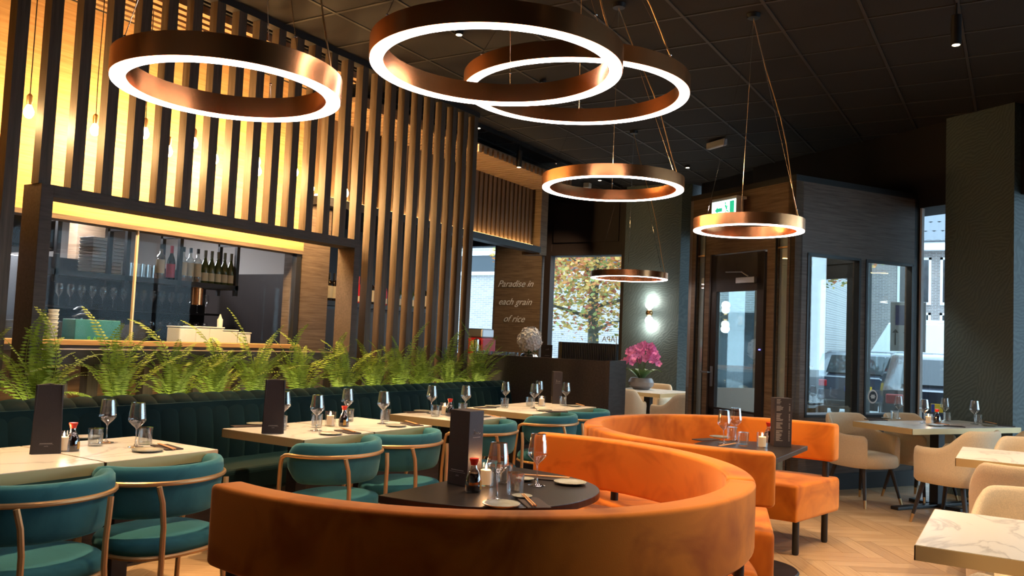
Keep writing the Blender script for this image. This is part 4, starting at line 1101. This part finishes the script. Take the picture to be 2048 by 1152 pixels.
for k in range(22):
    row = k % 2
    if k == 0:
        tb = G().lathe([(.030,0),(.034,.10),(.032,.10),(.028,.006)],14,closed=True).obj('bar_tumbler', M['tumbler'], smooth=True); ob = tb
    else: ob = tb.copy(); col.objects.link(ob)
    px = 958+ (k//2)*7.3
    bput(ob, px, 708, 8.15+.09*row, 'upturned bar tumbler, %s of the row on the counter from the left' % ('first','second','third','fourth','fifth','sixth','seventh','eighth','ninth','tenth','eleventh')[k//2] + (', front row' if row == 0 else ', rear row'), 'tumbler', 'tumblers lined up on the bar')
# orange trays
for k, (px, py) in enumerate(((1052,709),(1078,711))):
    o = G().box(-.10,.10,-.08,.08,0,.012).obj('orange_tray', M['orange'], bev=.004); bput(o, px, py, 8.3, ('left' if k == 0 else 'right')+' orange mat lying on the bar under the white flowers', 'tray')
# white flower ball in chrome bowl
r = empty('flower_vase'); G().lathe([(0,0),(.05,.0),(.095,.03),(.105,.055),(.09,.085),(.06,.10),(.055,.095),(0,.09)],28).obj('chrome_bowl', M['chrome'], r, smooth=True)
def flower_mesh(R, petals, m, nm):
    g = G()
    for k in range(petals):
        a = 2*PI*k/petals
        Mx = Matrix.Rotation(a,4,'Z') @ Matrix.Rotation(rad(-25),4,'Y')
        pts = [(0,0,0),(R*.45,-R*.38,.1*R),(R*.9,-R*.28,.05*R),(R,0,0),(R*.9,R*.28,.05*R),(R*.45,R*.38,.1*R)]
        g.add(pts,[(0,1,2,3,4,5)],Mx)
    o = g.obj(nm, m); me = o.data; bpy.data.objects.remove(o); return me
fl = flower_mesh(.028,5,M['petal'],'blossom')
rnd = random.Random(5)
for k in range(150):
    zz = 1-2*(k+.5)/150; a = k*2.399963; rr = math.sqrt(1-zz*zz)
    d = Vector((rr*math.cos(a), rr*math.sin(a), zz)); p = Vector((0,0,.245))+Vector((d.x*.125,d.y*.125,d.z*.14))*rnd.uniform(.9,1.06)
    if p.z < .12: continue
    o = bpy.data.objects.new('blossom', fl); col.objects.link(o); o.parent = r; o.location = p
    o.rotation_euler = (d+Vector((rnd.uniform(-.4,.4),rnd.uniform(-.4,.4),rnd.uniform(-.4,.4)))).to_track_quat('Z','Y').to_euler()
G().sphere((0,0,.24),.11,16,10,(1,1,1.1)).obj('flower_core', M['petal'], r, smooth=True)
g = G(); 
for k in range(7):
    a = k*.9; g.tube([(0,0,.09),(.06*math.cos(a),.06*math.sin(a),.13),(.11*math.cos(a),.11*math.sin(a),.11)],[.006,.012,.002],5)
g.obj('foliage', M['leaf'], r)
bput(r, 1058, 708, 8.25, 'ball of white flowers in a chrome bowl on the bar', 'flowers')
# red coffee machine behind
r = empty('coffee_machine'); G().box(-.16,.16,-.17,.17,.02,.24).obj('body', M['redm'], r, bev=.02)
G().box(-.14,.14,-.15,.15,.24,.36).obj('cup_rail', M['steel'], r, bev=.02)
G().lathe([(0,0),(.028,0),(.028,.02),(0,.02)],16,T(-.17,-.02,.12,ry=-PI/2)).obj('gauge', M['white'], r)
G().lathe([(0,0),(.035,.0),(.035,.20),(.0,.22)],14,T(-.22,-.12,.02)).obj('grinder', M['chrome'], r, smooth=True)
bput(r, 956, 694, 9.0, 'red coffee machine with steel top at the end of the bar', 'coffee machine', z=1.12)
ct = G().box(8.75,9.6,5.2,8.4,0,1.115).obj('rear_counter', M['kdark']); tag(ct, 'dark rear counter under the coffee machine', 'counter')

# hanging shelf with bottles behind the slats (bar side)
def bottle_thing(kind, label, group, loc, s=1.0):
    key = 'bt_'+kind
    if key not in BUILD: BUILD[key] = lambda: make_bottle(kind)
    o = place(key, loc, random.uniform(-.3,.3)+.5, label, 'bottle', group); o.scale = (s,s,s); return o
def make_bottle(kind):
    r = empty('bottle')
    if kind == 'clear':
        prof = [(0,0),(.036,0),(.038,.006),(.038,.185),(.030,.205),(.014,.222),(.013,.275),(.0,.275)]; m = M['bottlew']; lz = (.05,.17); lm = M['label']; fm = M['foil']; cz = (.262,.305)
    elif kind == 'green':
        prof = [(0,0),(.036,0),(.038,.006),(.038,.13),(.034,.165),(.018,.205),(.0135,.23),(.0135,.29),(0,.29)]; m = M['bottleg']; lz = (.02,.095); lm = M['label']; fm = M['foilg']; cz = (.235,.302)
    elif kind == 'redlabel':
        prof = [(0,0),(.036,0),(.038,.006),(.038,.14),(.030,.185),(.014,.225),(.0135,.29),(0,.29)]; m = M['bottled']; lz = (.02,.14); lm = M['redm']; fm = M['redm']; cz = (.235,.302)
    elif kind == 'red':
        prof = [(0,0),(.036,0),(.038,.006),(.038,.14),(.030,.185),(.014,.225),(.0135,.29),(0,.29)]; m = M['redm']; lz = (.02,.08); lm = M['label']; fm = M['red']; cz = (.225,.302)
    else:
        prof = [(0,0),(.036,0),(.038,.006),(.038,.185),(.032,.205),(.014,.228),(.0135,.29),(0,.29)]; m = M['bottled']; lz = (.03,.16); lm = M['label']; fm = M['foil']; cz = (.225,.302)
    G().lathe(prof,20).obj('glass_body', m, r, smooth=True, ang=50)
    G().grid(lambda u,v: (.0386*math.cos(PI*.75+u*PI*1.0), .0386*math.sin(PI*.75+u*PI*1.0), lz[0]+(lz[1]-lz[0])*v),10,1).obj('label', lm, r, smooth=True)
    G().lathe([(0,cz[0]),(.0145,cz[0]),(.0145,cz[1]),(0,cz[1])],14).obj('capsule', fm, r, smooth=True, ang=50)
    return r
bs = empty('bar_shelf', (6.5,6.3,1.69)); tag(bs, 'narrow black bar shelf behind the slats holding wine bottles', 'shelf')
G().box(-.15,2.4,-.07,.12,-.05,0).obj('board', M['black'], bs)
G().box(-.16,-.13,-.07,-.04,-.05,.93).box(2.37,2.4,-.07,-.04,-.05,.93).box(1.1,1.13,-.07,-.04,-.05,.93).obj('hanger', M['black'], bs)
for k,(px,kind,nm) in enumerate(((657,'dark','first dark wine bottle in the niche right of the kitchen window'),(667,'dark','second dark wine bottle in the niche right of the kitchen window'),(742,'dark','dark wine bottle glimpsed between slats right of the portal'),(768,'red','red capped bottle glimpsed between the slats'),(797,'green','bottle behind the slats, below the bright window strip'),(823,'green','green bottle glimpsed between the middle slats'),(849,'dark','dark bottle glimpsed between the last slats'),(693,'dark','dark bottle hidden behind the portal post'),(715,'red','red bottle behind the first full height slat'))):
    q = at_y(px, 600, 6.3); bottle_thing(kind, nm, 'wine bottles on the bar shelf', (q.x,6.3,1.69))
lb = G().box(6.4,7.7,6.22,6.26,0,1.60).obj('bar_back_panel', M['kdark']); S(lb).name = 'trim_4'
nd = G().box(6.4,8.6,8.0,8.6,0,2.0).obj('tall_bar_cabinet', M['kdark']); tag(nd, 'tall dark cabinet deep in the bar behind the slats', 'cabinet')

# ================================================================== KITCHEN THROUGH THE PASS WINDOW
sh = empty('hanging_bottle_shelf', (3.7,6.55,1.765)); tag(sh, 'black hanging shelf with bottles inside the kitchen window', 'shelf')
G().box(-.05,1.78,-.12,.16,-.045,0).obj('board', M['black'], sh)
for x in (-.02,.58,1.10,1.74):
    G().box(x,x+.035,-.12,-.085,-.10,.9).obj('upright', M['black'], sh); G().box(x,x+.035,.13,.16,-.10,.9).obj('upright', M['black'], sh)
    G().box(x,x+.03,-.12,.16,.38,.41).obj('crossbar', M['black'], sh)
ks = [(312,'clear','tall clear bottle with label, first on the kitchen shelf'),(333,'redlabel','dark bottle with red label on the kitchen shelf'),(357,'clear','first of three clear labelled bottles in the middle of the kitchen shelf'),(371,'clear','second of three clear labelled bottles in the middle of the kitchen shelf'),(386,'clear','third of three clear labelled bottles in the middle of the kitchen shelf'),
 (401,'green','first green wine bottle on the kitchen shelf from the left'),(414,'green','second green wine bottle on the kitchen shelf from the left'),(427,'green','third green wine bottle on the kitchen shelf from the left'),(440,'green','fourth green wine bottle on the kitchen shelf from the left'),(453,'green','rightmost green wine bottle on the kitchen shelf')]
for px,kind,nm in ks:
    q = at_y(px, 560, 6.55); o = bottle_thing(kind, nm, 'bottles on the kitchen shelf', (q.x,6.5,1.765), 1.02); o.rotation_euler.z = rad(-20)
for k in range(10):
    if k == 0: ob = G().lathe([(0,.004),(.026,.004),(.029,.0),(.033,.115),(.031,.115),(.026,.012),(0,.012)],14).obj('shelf_glass', M['tumbler'], smooth=True); g0 = ob
    else: ob = g0.copy(); col.objects.link(ob)
    q = at_y(250+ (k//2)*11.5, 550, 6.55); ob.location = (q.x+.02*(k%2), 6.50+.09*(k%2), 1.765)
    tag(ob, 'drinking glass on the kitchen shelf left of the bottles, %s from the left, %s row' % (ORD[k//2], 'front' if k%2==0 else 'rear'), 'glass', 'glasses on the kitchen shelf')
def stack(name, px, py, Y, z, w_, h, m, label, cat, round_=False):
    q = at_y(px, py, Y); r = empty(name, (q.x,Y,z)); tag(r, label, cat)
    n = max(2, int(h/.03))
    for k in range(n):
        z0 = k*h/n
        if round_: G().lathe([(w_*.86,z0),(w_,z0+h/n*.6),(w_*1.06,z0+h/n*.62),(w_*1.06,z0+h/n*.95),(w_*.9,z0+h/n*.95)],18,closed=True).obj('cup', m, r, smooth=True)
        else: G().box(-w_,w_,-.10,.10,z0,z0+h/n*.55).box(-w_*1.05,w_*1.05,-.105,.105,z0+h/n*.55,z0+h/n*.85).obj('container', m, r, bev=.004)
    return r
stack('container_stack', 190, 548, 7.0, 1.77, .10, .34, M['white'], 'first stack of white takeaway containers at upper left of the kitchen window', 'containers')
stack('container_stack', 222, 548, 7.0, 1.77, .10, .32, M['white'], 'second stack of white takeaway containers next to the shelf glasses', 'containers')
stack('cup_stack', 106, 640, 6.4, 1.19, .038, .26, M['white'], 'tall stack of white cups in the left corner of the kitchen window', 'cups', True)
ks2 = S(G().box(3.2,5.75,6.1,6.42,1.13,1.19).obj('trim_5', M['kdark']))
for k,(px, wd, hh) in enumerate(((362,.085,.155),(392,.075,.16),(420,.08,.16),(447,.09,.14),(476,.075,.12))):
    q = at_y(px, 680, 6.35); r = empty('white_bin', (q.x,6.35,1.19)); tag(r, 'white plastic food bin behind the kitchen sill, %s from the left' % ORD[k], 'bin', 'white bins behind the sill')
    G().box(-wd,wd,-.09,.09,0,hh).obj('box', M['white'], r, bev=.01); G().box(-wd-.004,wd+.004,-.094,.094,hh,hh+.012).obj('lid', M['white'], r, bev=.004)
q = at_y(437, 645, 6.35); r = empty('squeeze_bottle', (q.x,6.33,1.362)); tag(r, 'white squeeze bottle standing on a bin in the kitchen window', 'bottle')
G().lathe([(0,0),(.024,0),(.026,.07),(.014,.085),(0,.085)],16).obj('body', M['white'], r, smooth=True, ang=50); G().lathe([(0,.085),(.016,.085),(.004,.12),(0,.122)],12).obj('nozzle', M['white'], r, smooth=True)
for k,(px,py) in enumerate(((128,622),(150,618),(170,625))):
    q = at_y(px, py, 6.7); r = empty('frying_pan', (q.x,6.75+.1*k,1.36+.03*k), .3*k); tag(r, 'black frying pan with steel handle in the kitchen, %s from the left' % ORD[k], 'pan', 'pans in the kitchen')
    G().lathe([(0,0),(.08,0),(.105,.04),(.10,.04),(.077,.006),(0,.006)],22).obj('pan', M['black'], r, smooth=True, ang=50); G().tube([(.10,0,.035),(.17,0,.06),(.26,0,.07)],.009,8).obj('handle', M['steel'], r)
q = at_y(185, 672, 6.3); r = empty('sign_reflection', (q.x,6.32,1.19)); tag(r, 'teal crate with green lettering, a sign reflected in the kitchen glass, built as a box', 'reflection')  # solid box in place of an outside sign mirrored in the glass
G().box(-.19,.19,-.09,.09,0,.19).obj('reflection', M['screen'], r, bev=.006)
text('lettering', 'REA R', .055, M['limetext'], Matrix.Translation((-.02,-.092,.035)) @ Matrix.Rotation(PI/2,4,'X'), r, mirror=True)
hob = G().box(3.0,4.6,6.55,7.2,0,1.35).obj('kitchen_island', M['kdark']); tag(hob, 'dark kitchen island carrying the pans', 'cabinet')
hood = G().box(2.9,4.05,7.0,7.8,1.95,2.25).obj('extractor_hood', M['black'], bev=.03); tag(hood, 'black extractor hood in the kitchen', 'hood')
mw = G().box(3.55,4.0,8.2,8.6,1.55,1.85).obj('microwave', M['steel'], bev=.02); tag(mw, 'steel microwave deep in the kitchen', 'microwave')
glr = empty('glass_rack', (5.0,7.4,1.2)); tag(glr, 'dark rack full of stemmed glasses deep in the kitchen', 'rack')
G().box(-.7,1.1,.0,.3,-.02,0).box(-.7,1.1,0,.3,.28,.30).box(-.7,1.1,.28,.3,-1.2,.75).obj('rack_frame', M['kdark'], glr)
gm = None
for rowz in (0,.30):
    for k in range(16):
        if gm is None: o = G().lathe([(.02,0),(.004,.01),(.004,.08),(.03,.12),(.033,.16),(.028,.20)],10).obj('rack_glass', M['tumbler'], smooth=True); gm = o
        else: o = gm.copy(); col.objects.link(o)
        o.location = (4.36+k*.108, 7.52, 1.2+rowz); tag(o, 'stemmed glass on the %s shelf of the dark kitchen rack, %s from the left' % ('lower' if rowz == 0 else 'upper', ('first','second','third','fourth','fifth','sixth','seventh','eighth','ninth','tenth','eleventh','twelfth','thirteenth','fourteenth','fifteenth','sixteenth')[k]), 'glass', 'rack glasses, %s shelf' % ('lower' if rowz == 0 else 'upper'))
fr = G().box(4.3,4.55,8.6,9.0,0,2.0).obj('fridge', M['steel'], bev=.01); tag(fr, 'narrow steel fridge at the back of the kitchen', 'fridge')
kp = G().box(4.9,5.2,8.2,8.35,0,2.6).obj('kitchen_partition', M['wood']); S(kp).name = 'wall_partition'
lc = G().lathe([(0,0),(.05,0),(.05,.16),(0,.16)],20).obj('copper_canister', M['copper'], smooth=True); lc.location = (at_y(388,588,6.6).x,6.55,1.56); tag(lc, 'copper cylinder lamp under the hanging bottle shelf', 'lamp')
for k,(x,y) in enumerate(((2.8,7.6),(4.6,8.0))):
    o = G().box(-.3,.3,-.3,.3,-.02,0).obj('kitchen_ceiling_light', M['kwall']); o.location = (x,y,2.615); tag(o, 'flat kitchen ceiling light, %s one' % ('left','right')[k], 'light')
    l = bpy.data.lights.new('kitchen_light','AREA'); l.size = .6; l.energy = 65; l.color = (.95,.93,1); lo = bpy.data.objects.new('kitchen_light', l); col.objects.link(lo); lo.parent = o; lo.location = (0,0,-.04)

# ================================================================== ORCHID
q = at(1283, 774, .7505); orc = empty('orchid', (10.75,4.50,.7505)); 
q = at_x(1282, 774, 10.75); orc.location = (10.75, q.y, .7505)
tag(orc, 'pink orchid in a round grey bowl on the marble table', 'plant')
G().lathe([(0,0),(.10,0),(.165,.05),(.175,.10),(.155,.145),(.14,.16),(.13,.15),(0,.13)],32).obj('bowl', M['pot'], orc, smooth=True)
ofl = flower_mesh(.055,5,M['pink'],'flower')
rnd = random.Random(9)
for k in range(7):
    a = k*2*PI/7+.3; tip = Vector((.13*math.cos(a), .17*math.sin(a), .47+rnd.uniform(0,.12)))
    pts = [(0,0,.13),(tip.x*.3,tip.y*.3,.34),(tip.x*.7,tip.y*.8,tip.z+.05),(tip.x*1.25,tip.y*1.3,tip.z)]
    G().tube(pts,.004,5).obj('stem', M['leaf'], orc)
    for j in range(8):
        t = j/7; p = Vector(pts[2]).lerp(Vector(pts[3]), t)+Vector((rnd.uniform(-.05,.05),rnd.uniform(-.05,.05),-t*.13+rnd.uniform(-.01,.05)))
        o = bpy.data.objects.new('flower', ofl); col.objects.link(o); o.parent = orc; o.location = p
        d = Vector((-1+rnd.uniform(-.3,.3), rnd.uniform(-.9,.5)-.2, rnd.uniform(-.2,.5))); o.rotation_euler = d.to_track_quat('Z','Y').to_euler()
for k in range(9):
    a = k*.72; L = .20+.05*(k%3)
    G().grid(lambda u,v: ((.03+L*u)*math.cos(a)-(v-.5)*.075*math.sin(PI*min(1,u+.08))*math.sin(a), (.03+L*u)*math.sin(a)+(v-.5)*.075*math.sin(PI*min(1,u+.08))*math.cos(a), .14+.13*math.sin(u*2.2)+.02*abs(v-.5)),8,2).obj('leaf', M['leaf'], orc, smooth=True)

# ================================================================== OUTSIDE
gr = S(G().box(11.6,90,-60,60,-.30,-.14).obj('ground_outside', M['pave']))
S(G().prism([(12.2,-30),(14.0,-30),(22.5,30),(20.7,30),(13.0,30)][:4]+[(13,30)],-.14,-.135).obj('road', M['road'])) if False else None
S(G().box(14.2,20,-40,45,-.138,-.13).obj('ground_road', M['road']))
def far_window(parent, Mx, w_, h, cols=2, rows=1, fr_=.09):
    f = G().box(-w_/2,w_/2,-.05,.10,-.10,0,Mx).box(-w_/2,-w_/2+fr_,-.04,.05,0,h,Mx).box(w_/2-fr_,w_/2,-.04,.05,0,h,Mx).box(-w_/2,w_/2,-.04,.05,h-fr_,h,Mx)
    for c in range(1,cols): x = -w_/2+c*w_/cols; f.box(x-.035,x+.035,-.04,.05,0,h,Mx)
    for c in range(1,rows+0): f.box(-w_/2,w_/2,-.04,.05,h*.68-.04,h*.68+.04,Mx)
    o = f.obj('window', M['whitepaint'], parent)
    G().box(-w_/2+.05,w_/2-.05,-.02,0,.02,h-.03,Mx).obj('pane', M['carglass'], o)
# building opposite the end wall (plane x = 24)
b1 = empty('pale_brick_building', (24,9,0)); tag(b1, 'pale brick flat roofed building beyond the autumn tree', 'building')
G().box(0,8,-4.5,18,-.2,3.6).box(0,8,-4.5,18,4.2,5.2).obj('brick_wall', M['brickl'], b1, bev=0).rotation_euler = (0,0,0)
G().box(-.05,8,-4.5,18,3.6,4.2).obj('window_band_wall', M['carglass'], b1)
G().box(-.12,.02,-4.5,18,3.5,3.62).obj('white_sill', M['whitepaint'], b1); G().box(-.12,.02,-4.5,18,4.18,4.34).obj('white_lintel', M['whitepaint'], b1)
G().box(-.3,8,-4.5,18,5.2,5.5).obj('fascia', M['whitepaint'], b1)
pm2 = G().box(-.25,-.2,0,.12,5.5,6.9).obj('s', M['carw']); pme = pm2.data; bpy.data.objects.remove(pm2)
for k in range(100): link_mesh('cladding_board', pme, b1, (0,-4.4+k*.22,0))
G().box(-.15,8,-4.5,18,5.5,6.9).obj('attic', M['whitepaint'], b1)
for y in (-3.0,1.2,5.4,9.6,13.8): G().box(-.14,.0,y,y+.12,3.6,4.2).obj('mullion', M['whitepaint'], b1)
G().box(-.06,.02,-3.2,-1.4,-.1,2.4).obj('dark_shopfront', M['carglass'], b1); G().box(-.10,.02,-1.4,-1.25,-.1,2.5).obj('white_post', M['whitepaint'], b1)
# brick house opposite the entrance
hd = Vector((36,-2,0)); b2 = empty('brick_house', hd, rad(0)); tag(b2, 'dark brick house with white windows and tiled roof beyond the entrance', 'house')
G().box(0,7,-14,18,-.2,5.6).obj('brick_wall', M['brickd'], b2)
ya = at_x(1862,600,36).y+2+.6; yb = at_x(1880,600,36).y+2-.6
for y in (yb-6.6,yb-3.3,yb,ya,ya+3.0,ya+6.0,ya+9):
    far_window(b2, T(0,y,1.3,-PI/2), 1.2, 1.75, 2, 2); far_window(b2, T(0,y,3.45,-PI/2), 1.2, 1.75, 2, 1)
for y in (yb+.1,ya+6.0): G().box(-.6,0,y-.95,y+.95,2.62,2.74).obj('canopy', M['whitepaint'], b2)
G().box(-.45,0,-14.2,18.2,5.45,5.85).obj('gutter_board', M['whitepaint'], b2)
g = G().add([(-.5,-14.2,5.75),(-.5,18.2,5.75),(3.5,18.2,10.2),(3.5,-14.2,10.2),(7.5,-14.2,5.75),(7.5,18.2,5.75)],[(0,3,2,1),(3,4,5,2),(0,4,3),(1,2,5)]); rf = g.obj('roof', M['tile'], b2)
tl = G().grid(lambda u,v: (-.52+.36*u-.02, .30*v, 5.78+.40*u+.035*math.sin(PI*v)*1.0+.02),1,6).obj('s', M['tile'], smooth=True); tlm = tl.data; bpy.data.objects.remove(tl)
n_t = 0
for i in range(9):
    for j in range(30):
        link_mesh('roof_tile', tlm, rf, (i*.36, 1.2+j*.30+(.15 if i%2 else 0), i*.405)); n_t += 1
dw = G().box(.9,3.0,-.12,.12,7.0,9.2,T(0,at_x(1872,440,36).y+2,0)).obj('roof_pipe', M['whitepaint'], b2)
b3 = empty('far_terrace', (47,24,0)); tag(b3, 'far brick terrace at the end of the street', 'house')
G().box(0,6,-8,10,-.2,7).obj('brick_wall', M['brickd'], b3)

def leaf_cloud(cx, cyy, cz, R, n, rnd, flat=.75):
    gs = [G() for _ in range(4)]
    for k in range(n):
        while True:
            p = Vector((rnd.uniform(-1,1),rnd.uniform(-1,1),rnd.uniform(-1,1)))
            if p.length < 1: break
        p = Vector((p.x*R, p.y*R, p.z*R*flat))
        # layered boughs
        p.z += .25*math.sin(p.x*3+p.y*2)
        s = rnd.uniform(.035,.07); a, b = rnd.uniform(0,PI), rnd.uniform(0,PI)
        u = Vector((math.cos(a), math.sin(a), rnd.uniform(-.5,.5)))*s; v = u.cross(Vector((math.cos(b),.3,math.sin(b)))).normalized()*s*.7
        c = Vector((cx,cyy,cz))+p
        gi = 0 if p.z*.4+rnd.uniform(-1,1) > .3 else rnd.choice((1,1,1,2,3)); gs[gi].add([c-u,c+v,c+u,c-v],[(0,1,2,3)])
    return gs
def tree(loc, h, R, n, seed, label, z0=1.9):
    rnd = random.Random(seed); r = empty('autumn_tree', loc); tag(r, label, 'tree', None)
    G().tube([(0,0,-.2),(.03,.02,1.2),(-.02,.04,2.4),(.02,0,h*.6),(0,0,h*.95)],[.16,.13,.11,.07,.02],10).obj('trunk', M['bark'], r, smooth=True)
    for k in range(14):
        a = k*2.4; z = z0+(h-z0)*k/16; L = R*(1-.4*k/14)
        G().tube([(0,0,z),(L*.4*math.cos(a),L*.4*math.sin(a),z+.25),(L*.9*math.cos(a),L*.9*math.sin(a),z+.35)],[.05,.03,.008],5).obj('branch', M['bark'], r)
    gs = leaf_cloud(0,0,(z0+h)/2,R,n,rnd,(h-z0)/2/R)
    for gq, m in zip(gs, ('lo','ly','lg','lr')): tag(gq.obj('foliage', M[m], r), kind='stuff')
    return r
q = at_x(1187, 700, 17.0); tree((17.0,q.y,-.14), 6.2, 2.5, 16000, 3, 'autumn tree with orange and green leaves in the end window', 1.75)
q = at_x(1722, 600, 18.2); tree((18.2,q.y+1.0,-.14), 7.0, 1.9, 9000, 4, 'red brown autumn tree seen through the vestibule glass', 2.9)

def car(name, loc, rz, m, label, plate, van=False):
    r = empty(name, loc, rz); tag(r, label, 'car')
    if van: prof = [(-2.3,.35),(-2.32,1.0),(-2.2,2.2),(-1.9,2.35),(1.2,2.35),(1.7,1.45),(2.3,1.2),(2.4,.6),(2.35,.35)]
    else: prof = [(-2.1,.32),(-2.18,.62),(-2.12,.98),(-1.95,1.05),(-1.45,1.46),(-.9,1.55),(.2,1.55),(.95,1.08),(1.95,.92),(2.15,.68),(2.15,.32)]
    W = .9; rings = []
    for (sy, ins) in ((-W,.14),(-W+.06,.03),(-W+.14,0),(W-.14,0),(W-.06,.03),(W,.14)):
        rings.append([(x*(1-ins*.06), sy*(1 if z < 1.0 else (1-.16*(z-1.0)/.55) if not van else (1-.08*(z-1)/1.3)), .32+(z-.32)*(1-ins*.15)) for x,z in prof])
    G().loft(rings).obj('body', m, r, smooth=True, ang=30)
    if not van:
        G().box(-1.99,-1.50,-.62,.62,0,.012,T(0,0,0)).obj('x', m, r) if False else None
        G().add([(-1.985,-.66,1.06),(-1.985,.66,1.06),(-1.52,.60,1.43),(-1.52,-.60,1.43)],[(0,1,2,3)],T(-.02,0,.015)).obj('rear_window', M['carglass'], r)
        for s in (-1,1):
            G().add([(-1.5,s*.905,1.05),(.85,s*.905,1.05),(.2,s*.835,1.46),(-1.1,s*.835,1.46)],[(0,1,2,3)],T(0,s*.01,.0)).obj('side_window', M['carglass'], r)
        G().add([(.28,-.62,1.50),(.28,.62,1.50),(.93,.70,1.12),(.93,-.70,1.12)],[(0,1,2,3)],T(.02,0,.02)).obj('windscreen', M['carglass'], r)
        G().box(-2.24,-2.10,-.85,.85,.34,.52).obj('bumper', M['black'], r, bev=.03)
        G().box(-2.21,-2.0,-.86,-.62,.78,.92).box(-2.21,-2.0,.62,.86,.78,.92).obj('tail_light', M['redm'], r, bev=.02)
    else:
        G().box(-2.36,-2.2,-.8,.8,1.3,1.9).obj('rear_window', M['carglass'], r)
        G().box(-2.36,-2.2,-.9,-.78,.8,1.7).box(-2.36,-2.2,.78,.9,.8,1.7).obj('tail_light', M['redm'], r)
    xp = -2.235 if not van else -2.37
    p = G().box(xp-.01,xp+.08,-.26,.26,.70,.815).obj('number_plate', M['yplate'], r)
    G().box(xp-.012,xp,.215,.26,.70,.815).obj('blue_band', M['blue'], p)
    t = text('plate_lettering', plate, .10, M['black'], Matrix.Translation((xp-.014,-.02,.757)) @ FX, p)
    for sx in (-1.35,1.35):
        for s in (-1,1):
            wv = G().lathe([(0,-.1),(.22,-.1),(.31,-.08),(.33,-.03),(.33,.05),(.30,.1),(0,.1)],20,T(sx,s*.82,.33,rx=PI/2)).obj('wheel', M['tyre'], r, smooth=True)
            G().lathe([(0,-.02),(.2,-.02),(.2,0),(0,.01)],14,T(sx,s*.93,.33,rx=-s*PI/2)).obj('hub_cap', M['steel'], wv)
    return r
q = at_x(1870, 800, 13.6); car('parked_car', (13.6+2.2,q.y+.10,-.13), rad(8), M['card'], 'dark car parked outside, rear end with yellow plate in the narrow right window', 'L-83')
q = at_x(1700, 800, 14.2); q = at_x(1700, 800, 18.6); car('parked_car', (18.6+2.2,q.y-.0,-.13), rad(4), M['card'], 'dark car with yellow plate seen through the vestibule door', 'NV')
q = at_x(1850, 760, 19.0); car('parked_van', (24.9,q.y+.1,-.13), rad(88), M['carw'], 'white van parked across the street', 'V-64', True)
q = at_x(1000, 700, 21.5); car('parked_car', (21.5,q.y+.6,-.13), rad(82), M['carw'], 'light car parked behind the red coffee machine', 'K-21')
q = at_x(1808, 640, 11.9)
sg = empty('parking_sign_reflection', (11.9,q.y,0), rad(0)); tag(sg, 'reflection of a blue and white parking sign, built as a board outside the vestibule', 'sign')  # mirror image in the vestibule glass, modelled as a solid sign
G().tube([(0,-.12,-.14),(0,-.12,2.2)],.025,8).obj('post', M['steel'], sg); G().box(-.02,0,-.26,.16,1.42,2.06).obj('board', M['whitepaint'], sg, bev=.004)
bb = G().box(-.026,-.02,-.22,.10,1.76,2.02).obj('blue_field', M['blue'], sg)
text('sign_letter', 'P', .20, M['white'], Matrix.Translation((-.03,-.06,1.89)) @ FX, sg, mirror=True)
g = G()
for k in range(3):
    y = -.20+k*.13; g.box(-.024,-.02,y+.03,y+.045,1.50,1.66); g.add([(-.024,y,1.66),(-.024,y+.075,1.66),(-.024,y+.037,1.71)],[(0,1,2)])
g.obj('arrow', M['black'], sg)
st = empty('round_floor_sticker', P0+Cd*1.15+Dd*.0+Vector((0,0,.93)), CA); tag(st, 'round white sticker low on the right vestibule window', 'sticker')
g = G().lathe([(.0,0),(.072,0),(.072,.001),(.0,.001)],28,T(0,.028,0,rx=PI/2)); g.obj('disc', M['whitepaint'], st)
G().lathe([(.0,0),(.055,0),(.055,.001),(.0,.001)],28,T(0,.0265,0,rx=PI/2)).obj('emblem', M['kdark'], st); st.name = 'window_sticker'
G().box(-.025,.025,.0240,.0262,-.02,.02).box(-.035,.035,.024,.0262,-.005,.005).obj('mark', M['whitepaint'], st)
